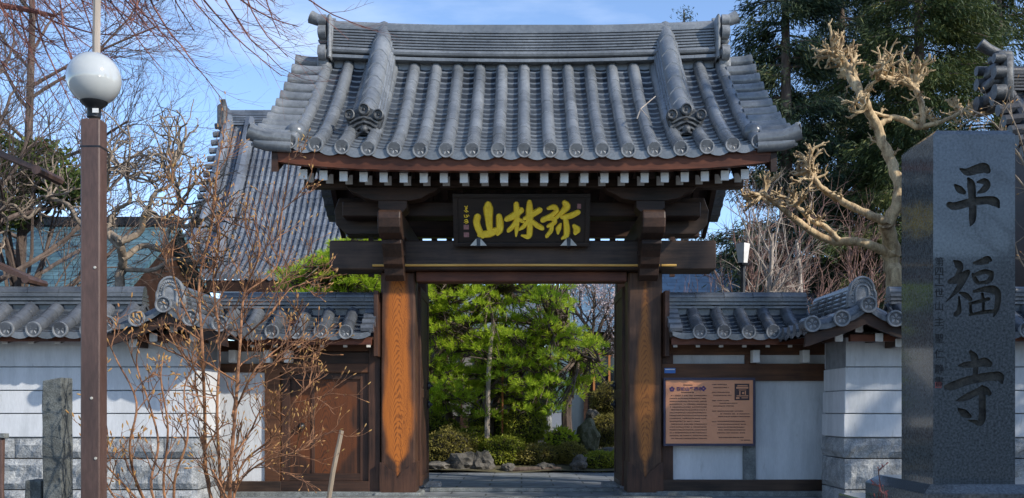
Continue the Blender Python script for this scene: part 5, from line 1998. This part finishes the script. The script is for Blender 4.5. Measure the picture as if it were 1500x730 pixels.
rr = random.Random(8)
cl = []
for k in range(16):
    px, py = rr.uniform(-30, 105), rr.uniform(215, 320)
    if px > 70 and py < 250:
        py += 40
    cl.append((P(px, py, 16 + rr.uniform(-.5, .6)), (.34, .34, .24)))
leafy_tree('evergreen_tree', 'broadleaf evergreen with yellowish green leaves at the left edge', at(20, 16), [(-8.0, 16, -.2), (-7.9, 16, 2), (-7.8, 16, 4.2)], .12, cl, 330, (.13, .05), M['evergreen'], 71)

# ================================================================== BUILDINGS BEHIND
# ---- temple hall, its grey tiled roof left of the gate
hall = thing('temple_hall', 'large temple hall with a sweeping grey tiled roof left of the gate', 'temple hall', (-5.6, 27, -.2))
XH0, XH1 = -8.05, -3.6
def SH(x, t):
    e = max(0, (x + 5.6) / 1.3)
    y = 24 + 4.4 * t
    u = (x - XH0) / (XH1 - XH0)
    z = 4.15 + 4.75 * (max(t, 0) ** 1.55) + .75 * min(e, 1.6) ** 2 * (1 - t) ** 2 + .10 * max(0, (.15 - u) / .15) ** 2
    return (y, z)
b = B()
nrow = 29
xr = [XH0 + (XH1 - XH0) * i / (nrow - 1) for i in range(nrow)]
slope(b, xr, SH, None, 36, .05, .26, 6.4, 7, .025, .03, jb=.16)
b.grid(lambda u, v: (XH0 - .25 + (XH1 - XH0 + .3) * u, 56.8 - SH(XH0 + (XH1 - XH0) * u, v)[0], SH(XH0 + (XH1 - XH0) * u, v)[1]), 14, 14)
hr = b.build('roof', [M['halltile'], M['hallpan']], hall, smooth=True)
b = B()
wall_ridge(b, XH0 - .1, XH1 + 1, 28.4, 8.9, 5, .16, .09, .07, .5)
b.build('ridge', M['halltile'], hr, smooth=True)
b = B()
b.box(XH0 - .32, XH0 - .08, 28.1, 28.7, 8.75, 9.45, .05)
b.tube([(XH0 - .2, 28.4, 9.42), (XH0 - .2, 28.3, 9.62)], [.1, .07], 8)
b.build('ridge_end_ornament', M['tiledark'], hr)
b = B()
vp = [(XH0 - .02 - .05 * i, *SH(XH0, i / 16)) for i in range(1)]
b.tube([(XH0 - .05, SH(XH0, i / 20)[0], SH(XH0, i / 20)[1] + .12) for i in range(21)], .16, 8)
b.tube([(XH0 + .55, SH(XH0 + .55, .16 + .84 * i / 20)[0], SH(XH0 + .55, .16 + .84 * i / 20)[1] + .16) for i in range(21)], .17, 8)
for i in range(26):
    y, z = SH(XH0, (i + .5) / 26)
    b.tube([(XH0 - .05, y, z + .05), (XH0 - .42, y, z + .02)], .085, 7)
b.build('verge_ridge', M['halltile'], hr, smooth=True)
b = B()
n = 20
b.grid(lambda u, v: (XH0 + (XH1 - XH0) * u, 24.05 + .1 * v + 2.4 * v, SH(XH0 + (XH1 - XH0) * u, 0)[1] - .12 - .22 * (1 - v)), n, 2)
b.grid(lambda u, v: (XH0 + (XH1 - XH0) * u, 24.03, SH(XH0 + (XH1 - XH0) * u, 0)[1] - .06 - .28 * v), n, 1)
b.build('eave_board', M['wood'], hall)
b = B(); b.box(XH0 + .9, XH1 + .8, 26.0, 30.6, -.2, 4.6); b.build('wall', M['wood'], hall)
for k in range(3):
    b = B(); b.box(-6.9 + k * 1.1, -6.0 + k * 1.1, 25.95, 25.99, .6, 2.6); b.build('paper_screen', M['shojipaper'], hall)


def simple_house(name, label, x0, x1, ye, yr, ze, zr, wm, rm, cat='building', depth=None, eave=.5, capm='metal'):
    r = thing(name, label, cat, ((x0 + x1) / 2, (ye + yr) / 2, -.2))
    b = B()
    L = math.hypot(yr - ye, zr - ze)
    for s in (1, -1):
        f = lambda u, v: (x0 + (x1 - x0) * u, (ye + (yr - ye) * v) if s > 0 else 2 * yr - (ye + (yr - ye) * v), ze + (zr - ze) * v)
        b.grid(f, 1, 1)
        b.grid(lambda u, v: (f(u, v)[0], f(u, v)[1], f(u, v)[2] - .1), 1, 1)
        b.grid(lambda u, v: (f(u, 0)[0], f(u, 0)[1], f(u, 0)[2] - .1 * v), 1, 1)
    for x in (x0, x1):
        b.add([(x, ye, ze), (x, yr, zr), (x, yr, zr - .1), (x, ye, ze - .1)], [(0, 1, 2, 3)])
        b.add([(x, 2 * yr - ye, ze), (x, yr, zr), (x, yr, zr - .1), (x, 2 * yr - ye, ze - .1)], [(0, 1, 2, 3)])
    ro = b.build('roof', rm, r)
    b = B(); b.box(x0 - .05, x1 + .05, yr - .14, yr + .14, zr - .04, zr + .16, .02); b.build('ridge_cap', M[capm], ro)
    b = B()
    yb = 2 * yr - ye - eave
    b.prism([(ye + eave, -.25), (yb, -.25), (yb, ze + .0), (yr, zr - .14), (ye + eave, ze + .0)], 'x', x0 + .35, x1 - .35)
    b.build('wall', wm, r, recalc=True)
    return r


h1 = simple_house('storehouse', 'building with a plain blue green roof at the left edge', -14.5, -7.4, 19.0, 22.2, 3.2, 5.05, M['wood'], M['copperroof'])
for k in range(3):
    b = B(); b.box(-13 + k * 1.9, -12 + k * 1.9, 19.46, 19.49, 1.0, 2.2); o = b.build('window', M['darkglass'], h1)
h2 = simple_house('priests_house', 'long low building with a blue grey roof behind the gate and right wall', 1.2, 14.5, 25.0, 29.4, 3.05, 5.25, M['wood'], M['blueroof'])
for k in range(8):
    x = 1.8 + 1.5 * k
    b = B(); b.box(x, x + 1.15, 25.46, 25.49, .6, 2.4); o = b.build('window', M['darkglass'], h2)
    b = B()
    for q in (0, .38, .76, 1.13):
        b.box(x + q - .025, x + q + .025, 25.42, 25.465, .6, 2.4)
    b.box(x, x + 1.15, 25.425, 25.462, 2.38, 2.46)
    b.build('window_frame', M['white' if k % 3 == 1 else 'ochre'], o)
b = B(); b.box(1.5, 14, 25.40, 25.455, .28, .46); b.build('base_rail', M['ochre'], h2)
b = B(); b.box(1.5, 14, 25.36, 25.395, .02, .26); b.build('base_panel', M['shojipaper'], h2)
h3 = simple_house('garden_hall', 'low wooden hall with white panels half hidden behind the garden pine', -3.4, .9, 24.2, 26.6, 3.0, 4.1, M['wood'], M['halltile'])
for k in range(4):
    x = -2.7 + .9 * k
    b = B(); b.box(x, x + .7, 24.66, 24.69, .9, 2.3); o = b.build('screen', M['darkglass' if k != 1 else 'housewall'], h3)
    b = B()
    for q in (0, .35, .7):
        b.box(x + q - .025, x + q + .025, 24.62, 24.665, .8, 2.4)
    b.build('screen_frame', M['woodz'], o)

# ---- dark ornate roof at the far right
ZU = .60
XU = .80
class BU(B):
    def build(self, *a, **k):
        self.v = [(x + XU, y, z + ZU) for x, y, z in self.v]
        return super().build(*a, **k)
o_r = thing('side_hall', 'building at the right edge with a dark tiled roof and ornate ridge end', 'building', (6.7, 13.6, -.2))
def SR(x, t):
    return (13.0 + 1.6 * t, 3.35 + 1.6 * t - .35 * t * (1 - t))
b = BU()
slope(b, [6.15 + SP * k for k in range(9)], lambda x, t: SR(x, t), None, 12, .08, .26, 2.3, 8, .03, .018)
for k in range(9):
    y, z = SR(6, k / 9 + .05)
    b.tube([(6.15, y, z + .04), (5.86, y, z + .01)], .085, 8)
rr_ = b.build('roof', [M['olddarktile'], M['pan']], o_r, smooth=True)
b = BU()
wall_ridge(b, 6.1, 8.5, 14.7, 4.98, 6, .17, .08, .05)
b.build('ridge', M['olddarktile'], rr_, smooth=True)
b = BU()
for (a0, a1, h_, z0, z1) in ((5.98, 6.12, .34, 4.8, 5.45), (5.90, 6.05, .30, 4.86, 5.02), (5.88, 6.05, .26, 5.06, 5.2), (5.92, 6.04, .22, 5.24, 5.4), (5.95, 6.2, .16, 5.44, 5.56)):
    b.box(a0, a1, 14.7 - h_, 14.7 + h_, z0, z1, .03)
for q in (-1, 1):
    for (zz, r_) in ((4.92, .11), (5.2, .09), (5.4, .07)):
        b.lathe([(r_, -.09), (r_, .06), (r_ * .6, .07), (0, .04)], (5.94, 14.7 + q * .28, zz), 12, 'x')
b.tube([(6.05, 14.7, 5.55), (5.9, 14.7, 5.62), (5.78, 14.7, 5.70)], [.07, .075, .085], 9)
b.build('ridge_end_ornament', M['tiledark'], rr_, smooth=True)
b = BU(); b.prism([(13.5, -.2), (16.0, -.2), (16.0, 3.5), (14.7, 4.75), (13.5, 3.6)], 'x', 6.5, 9); b.build('wall', M['wood'], o_r, recalc=True)
b = BU(); b.grid(lambda u, v: (5.95 + 2.6 * u, 13.05 + 1.6 * v, SR(6, v)[1] - .12), 1, 6); b.build('soffit', M['wood'], o_r)
b = BU(); b.box(5.95, 8.5, 13.02, 13.1, 3.08, 3.25); b.build('eave_board', M['wood'], o_r)

# ---- eaves poking in at the left edge
def eave_corner(label, px1, pyt, pyb, Y, dep, rm, name='eave_corner'):
    x1 = (px1 - 764) * Y / FOC
    r = thing('house', label, 'house', (x1 - 1.2, Y + 1.2, -.2))
    zt_, zb_ = EYE + (600 - pyt) * Y / FOC, EYE + (600 - pyb) * Y / FOC
    b = B()
    b.add([(x1, Y, zb_ + .06), (x1, Y + dep, zb_ + .06), (x1 - 2.2, Y + dep, zb_ + 1.0), (x1 - 2.2, Y, zb_ + 1.0), (x1, Y, zb_), (x1, Y + dep, zb_), (x1 - 2.2, Y + dep, zb_ + .9), (x1 - 2.2, Y, zb_ + .9)],
          [(0, 1, 2, 3), (4, 7, 6, 5), (0, 3, 7, 4), (0, 4, 5, 1), (1, 5, 6, 2)])
    b.build('roof', rm, r)
    b = B()
    b.tube([(x1 + .03, Y - .05, zb_ + .0), (x1 + .03, Y + dep, zb_ + .0)], .055, 8)
    b.build('gutter', M['brownpaint'], r, smooth=True)
    b = B(); b.box(x1 - 3.2, x1 - 2.0, Y + .1, Y + dep - .05, -.2, zb_ + .85); b.build('wall', M['housewall'], r)
    return r
eave_corner('house at the left edge whose brown guttered eave sticks out below the evergreen', 52, 215, 250, 11.9, .55, M['brownpaint'])
eave_corner('lower house eave at the left edge in front of the blue green roof', 36, 385, 410, 13.6, .5, M['brownpaint'])

# ================================================================== GARDEN
def pine(label, loc, trunk, pads, seed, n_tuft, blade=(.15, .017), nb=15, m='pine'):
    rng = np.random.default_rng(seed)
    root = thing('pine_tree', label, 'tree', loc)
    bt = B()
    for pts, r0, r1 in trunk:
        cs = cr_spline([tuple(p) for p in pts], 6)
        bt.tube([Vector(p) for p in cs], [r0 + (r1 - r0) * i / (len(cs) - 1) for i in range(len(cs))], 9)
    ends = [np.array(t[0][-1]) for t in trunk] + [np.array(t[0][len(t[0]) // 2]) for t in trunk]
    Cs, Ds = [], []
    for c, r in pads:
        c = np.array(c)
        e = min(ends, key=lambda q: np.linalg.norm(q - c))
        mid = (e + c) / 2 + rng.normal(size=3) * .12
        bt.tube([Vector(e), Vector(mid), Vector(c)], [.035, .026, .012], 5)
        for k in range(5):
            w_ = c + rng.normal(size=3) * np.array(r) * .6
            bt.tube([Vector(mid), Vector((mid + w_) / 2 + rng.normal(size=3) * .05), Vector(w_)], [.016, .012, .006], 4)
        k = int(n_tuft * r[0] * r[1] * 4)
        u = rng.normal(size=(k, 3))
        u /= np.linalg.norm(u, axis=1)[:, None]
        u[:, 2] = np.abs(u[:, 2]) - .25
        t = c + u * np.array(r) * rng.uniform(.5, 1.08, (k, 1))
        C = np.repeat(t, nb, 0)
        out = u * np.array([1, 1, .5]) + np.array([0, 0, .55])
        Cs.append(C + rng.normal(size=C.shape) * .012)
        Ds.append(np.repeat(out, nb, 0))
    bt.build('trunk', M['barkdark'], root, smooth=True)
    V, F = leaves(np.concatenate(Cs), blade[0], blade[1], np.concatenate(Ds), .6, rng)
    npmesh('crown', V, F, M[m], root)
    return root


YG = 19.0
rr = random.Random(15)
pads = []
def crownshape(px, py):
    """the outline the pine's layered pads fill, in photo pixels"""
    if py < 490:
        return 600 < px < 832
    return 612 < px < 872 - max(0, (py - 560)) * 1.2
while len(pads) < 300:
    px, py = rr.uniform(585, 880), rr.uniform(366, 612)
    if not crownshape(px, py):
        continue
    if py > 575 and 640 < px < 790 and rr.random() < .6:
        continue
    y = YG + rr.uniform(-1.0, .9)
    pads.append((P(px, py, y), (rr.uniform(.20, .34), rr.uniform(.22, .34), rr.uniform(.11, .20))))
trunk = [([P(640, 650, 19.2), P(655, 610, 19.2), P(640, 580, 19.1), P(628, 560, 19.0), P(640, 520, 19.0), P(690, 470, 19.1), P(720, 420, 19.1)], .13, .05),
         ([P(640, 520, 19), P(630, 470, 19), P(650, 420, 19)], .06, .04), ([P(690, 470, 19.1), P(760, 470, 19.2), P(820, 490, 19.0), P(850, 520, 19.0)], .055, .03),
         ([P(720, 640, 19.4), P(722, 600, 19.4), P(735, 570, 19.3), P(760, 540, 19.2), P(790, 520, 19.2)], .05, .03)]
pine('layered garden pine with bright green needles filling the open gateway', at(650, 19.2), trunk, pads, 81, 66, (.105, .0115), 16)
pads = []
while len(pads) < 120:
    px, py = rr.uniform(420, 600), rr.uniform(335, 455)
    if py < 400 - (px - 420) * .45:
        continue
    pads.append((P(px, py, 17.6 + rr.uniform(-.5, .5)), (rr.uniform(.22, .36), rr.uniform(.22, .3), rr.uniform(.08, .13))))
pine('bright green pine rising behind the roof of the left wing wall', at(500, 17.6), [([P(505, 690, 17.6), P(500, 560, 17.6), P(520, 470, 17.6), P(500, 400, 17.6)], .11, .05)], pads, 82, 66, (.105, .0115), 16)
# thin staked sapling
b = B(); b.tube([P(713, 660, 18.3) + Vector((0, 0, -.1)), P(714, 610, 18.3), P(716, 540, 18.3), P(724, 450, 18.4)], [.05, .045, .04, .03], 8)
o = b.build('pale_trunk', M['barkpale'], smooth=True)
tag(o, 'slim pale straight trunk standing before the garden pine', 'tree trunk')

# plum tree with pale blossoms
root = thing('plum_tree', 'dark plum tree with pale pink blossoms on the right in the gateway', 'tree', at(838, 20.0))
rr = random.Random(19)
bt, bc, tips = B(), B(), []
Yp = 20.0
bt.tube([Vector(p) for p in cr_spline([tuple(P(*q, Yp)) for q in ((832, 650), (830, 600), (838, 560), (858, 530), (872, 500))], 6)], [.11, .11, .105, .10, .10, .10, .095, .09, .085, .08, .08, .075, .07, .07, .065, .06, .06, .055, .05, .05, .045, .04, .04, .04, .04], 8)
bt.build('trunk', M['barkdark'], root, smooth=True)
QP = dict(seg=[6, 5, 4, 3], jit=[.2, .22, .2, .2], bias=(0, 0, .35), n=[5, 4, 4], ang=[(25, 60), (25, 55), (25, 55)], lr=[.62, .6, .6], rr=[.6, .6, .6], rmin=.006, taper=.45, max=3)
QP['from'] = .2
for (a, c, dx, dz, L) in ((838, 560, -.1, 1, 1.3), (858, 530, .5, 1, 1.2), (872, 500, .5, .8, 1.2), (872, 500, 0, 1, 1.3), (866, 512, .9, .4, 1.0), (850, 540, .8, .1, .9), (872, 500, -.5, .9, 1.0)):
    grow(bc, P(a, c, Yp), Vector((dx, rr.uniform(-.3, .3), dz)), L, .04, 0, QP, rr, tips)
bc.build('branches', M['barkdark'], root, smooth=True)
T = np.array([tuple(p) for p, d in tips])
C = np.repeat(T, 7, 0) + NR.normal(size=(len(T) * 7, 3)) * .05
V, F = leaves(C, .045, .04)
npmesh('blossom', V, F, M['blossom'], root)


def clipped(label, px, py, Y, r, m, seed, n=5200, name='clipped_shrub', leaf=(.05, .022)):
    c = P(px, py, Y)
    root = thing(name, label, 'shrub', (c.x, Y, 0.1))
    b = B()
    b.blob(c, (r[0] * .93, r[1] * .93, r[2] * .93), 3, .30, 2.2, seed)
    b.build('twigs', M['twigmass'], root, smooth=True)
    rng = np.random.default_rng(seed)
    u = rng.normal(size=(n, 3))
    u /= np.linalg.norm(u, axis=1)[:, None]
    k = np.array([1 + .30 * (mnoise.noise(Vector(q) * 2.2 + Vector((seed * 3.7, seed * 1.3, seed))) + .5 * mnoise.noise(Vector(q) * 2.2 * 2.3 + Vector((seed, 5, seed)))) for q in u])[:, None]
    C = np.array(c) + u * k * np.array(r) * rng.uniform(.9, 1.03, (n, 1)) * np.where(rng.random((n, 1)) < .07, rng.uniform(1.0, 1.22, (n, 1)), 1)
    V, F = leaves(C, leaf[0], leaf[1], u * .8, .6, rng)
    npmesh('foliage', V, F, m, root)
    return root
clipped('rounded olive green clipped shrub in the middle of the garden', 768, 622, 18.9, (.42, .40, .36), M['hedge'], 91, 6500)
clipped('wide brownish clipped shrub beside the left door leaf', 655, 655, 18.2, (.50, .40, .30), M['hedgebrown'], 92, 6500)
clipped('low clipped mound in front of the pale slim trunk', 735, 660, 18.3, (.40, .32, .24), M['hedge'], 93, 5200)
clipped('long low brownish mound along the garden kerb', 790, 668, 18.3, (.52, .30, .18), M['hedgebrown'], 94, 5000)
clipped('round brown clipped shrub near the right door leaf', 888, 632, 19.5, (.30, .30, .30), M['hedgebrown'], 95, 4200)
clipped('taller brown clipped shrub behind the round one on the right', 892, 588, 21.0, (.34, .34, .34), M['hedgebrown'], 96, 4200)
clipped('small green clipped shrub at the foot of the right door', 880, 676, 17.9, (.34, .26, .16), M['hedge'], 97, 3600)
clipped('loose bright yellow green shrub right of the centre mound', 822, 645, 18.6, (.24, .22, .17), M['bright'], 98, 900, 'garden_shrub', (.10, .03))

clipped('mossy green mound spreading behind the large dark rock', 690, 650, 18.6, (.42, .36, .26), M['hedge'], 101, 5200)
clipped('olive shrub filling the ground left of the dark boulder', 836, 664, 18.2, (.26, .24, .16), M['hedgebrown'], 102, 3600)
clipped('dark green shrub behind the middle mound', 722, 622, 19.8, (.46, .36, .34), M['hedge'], 103, 5200)
clipped('green mound behind the wide brownish shrub', 640, 628, 19.3, (.40, .36, .26), M['hedge'], 104, 4600)
def rock(label, px, py, Y, r, seed, m='rock'):
    b = B()
    c = P(px, py, Y)
    b.blob(c, r, 3, .38, 1.6, seed)
    o = b.build('garden_rock', M[m])
    return tag(o, label, 'rock')
rock('large dark grey rock at the left garden edge', 680, 680, 17.75, (.30, .25, .22), 1)
rock('pointed rock beside the low clipped mound', 708, 678, 17.7, (.20, .2, .19), 2)
rock('low dark rock between the long brownish mound and the kerb', 800, 685, 17.65, (.16, .14, .09), 9)
rock('dark boulder half sunk before the mossy mound', 665, 684, 17.8, (.2, .18, .15), 10)
rock('pale flat stone at the foot of the left door', 640, 683, 17.6, (.22, .2, .08), 3)
rock('small grey kerb rock under the clipped mounds', 745, 686, 17.6, (.12, .14, .09), 4)
rock('upright kerb rock left of the small green shrub', 848, 680, 17.6, (.15, .16, .14), 5)
rock('dark mossy boulder behind the yellow green shrub', 862, 640, 19.0, (.22, .22, .30), 6, 'mossrock')
rock('flat topped step rock before the round brown shrub', 893, 662, 18.4, (.26, .2, .08), 7)
rock('pale rock below the round brown shrub', 868, 616, 20.2, (.16, .2, .22), 8)
b = B()
b.tube([P(752, 688.5, 17.55), P(785, 687.5, 17.55), P(822, 688, 17.55)], .045, 8)
o = b.build('edging_log', M['barkdark'], smooth=True)
tag(o, 'dark log edging the garden between two kerb rocks', 'log')
# garden lamp and stone lantern
gl = thing('garden_lamp', 'thin orange garden lamp pole with a black capped light inside the gateway', 'lamp', at(736, 18.7))
q = P(736, 487, 18.7)
b = B(); b.tube([(q.x, 18.7, 0), (q.x, 18.7, q.z)], .020, 8); b.build('pole', M['ochre'], gl)
b = B(); b.box(q.x - .07, q.x + .07, 18.63, 18.77, q.z, q.z + .09, .01); b.build('light_box', M['shojipaper'], gl)
b = B(); b.prism([(q.x - .13, q.z + .09), (q.x + .13, q.z + .09), (q.x + .05, q.z + .15), (q.x - .05, q.z + .15)], 'y', 18.58, 18.82); b.build('cap', M['metal'], gl)
sl = thing('stone_lantern', 'pale grey stone lantern half hidden behind the garden shrubs', 'lantern', at(806, 18.9))
q = P(803, 628, 19.4)
def lat(prof, nm, n=6):
    b = B(); b.lathe(prof, (q.x, 19.4, q.z), n); b.build(nm, M['granite' if nm == 'firebox' else 'stone'], sl)
lat([(.17, -.2), (.17, -.02), (.10, .0)], 'base')
lat([(.075, .0), (.065, .25), (.075, .5)], 'shaft', 12)
lat([(.09, .5), (.18, .58), (.18, .63)], 'platform')
lat([(.12, .63), (.12, .83)], 'firebox', 4)
lat([(.27, .83), (.24, .87), (.10, .99), (.03, 1.0), (.06, 1.06), (0, 1.14)], 'cap')
# white lantern lamp behind the right wing wall
ll = thing('lantern_lamp', 'white tapered lantern lamp on a black pole behind the right wing wall', 'lamp', at(1088, 14.5))
q = P(1088, 386, 14.5)
b = B(); b.tube([(q.x, 14.5, -.2), (q.x, 14.5, q.z)], .035, 8); b.build('pole', M['metal'], ll, smooth=True)
b = B(); b.lathe([(.065, 0), (.10, .26), (.098, .28), (0, .285)], (q.x, 14.5, q.z), 4); b.build('lantern', M['white'], ll)
b = B(); b.lathe([(.08, -.03), (.085, 0), (0, .003)], (q.x, 14.5, q.z), 10); b.build('collar', M['metal'], ll)

# a heap of low red twigs by the plinth
bare_shrub('red_twig_shrub', 'small shrub with red leaf buds at the corner of the stone pillar plinth', ((P(1295, 760, 5.4), 0), [(pp([(1298, 800), (1294, 740), (1288, 700), (1286, 685)], 5.35), .006, 4), (pp([(1298, 800), (1298, 745), (1293, 712)], 5.35), .005, 3)]),
           dict(Q1, L=.07, n=[2, 1, 1]), M['barkred'], M['red'], 29, 1.0, .006)
# branches in front of the ornate roof on the right
bare_shrub('bare_tree', 'thin leafless branches crossing the right edge above the stone pillar', ((P(1530, 560, 9.5), 0), [(pp([(1560, 560), (1540, 330), (1500, 240), (1455, 180), (1420, 160)], 9.5), .018, 8), (pp([(1540, 330), (1480, 250), (1440, 240), (1400, 225)], 9.5), .014, 7), (pp([(1545, 380), (1510, 260), (1490, 190), (1470, 150)], 9.5), .014, 6), (pp([(1548, 400), (1500, 390), (1480, 330)], 9.5), .012, 5)]),
           dict(Q1, L=.4), M['barkgrey'], M['bud'], 30, .6, .008, 'tree')

# ================================================================== ACROSS THE STREET (seen only as reflections), and unseen evergreens added for their shade
h4 = simple_house('street_house', 'house across the street behind the viewer, mirrored in the polished pillar', 8.6, 22, -16.0, -13.0, 3.0, 4.6, M['housewall'], M['tile2'])
bare_tree('bare_tree', 'leafless tree across the street, mirrored in the polished pillar', (8.9, -7.5, -.25), 6.6, .16, dict(QB, limbs=16, L=2.0, lo=.55, rise=(.1, .7), n=[5, 4, 3], max=2, rmin=.014), M['barkdark'], 45)
conifer('unseen evergreen added right of the view to shade the right wing wall', (10.1, 8.2, -.25), 67, 11.5, 3.3, 90, 15, M['cedar2'], 'shade_tree', leaf=(.26, .08))  # added out of view, thinly leaved to cast a soft half shade on the wall
conifer('unseen evergreen added right of the view to shade the stone pillar', (6.8, 3.4, -.25), 68, 6.2, 1.7, 60, 50, M['cedar2'], 'shade_tree', leaf=(.26, .08))  # second tree added out of view, carrying the shade on to the pillar

# phrases shared by the members of each set
GROUPS = {'cedar_tree': 'cedars behind the gate', 'garden_rock': 'rocks along the garden edge', 'clipped_shrub': 'clipped shrubs in the garden', 'pine_tree': 'garden pines',
          'bare_tree': 'leafless trees', 'outer_wall': 'outer plaster walls', 'wing_wall': 'wing walls of the gate', 'bare_shrub': 'leafless shrubs in front of the left wall', 'granite_post': 'granite posts by the lamp post',
          'house': 'houses at the left edge', 'shade_tree': 'unseen evergreens added for shade'}
for o in SC.objects:
    g = GROUPS.get(o.name.split('.')[0])
    if g and o.parent is None:
        o['group'] = g
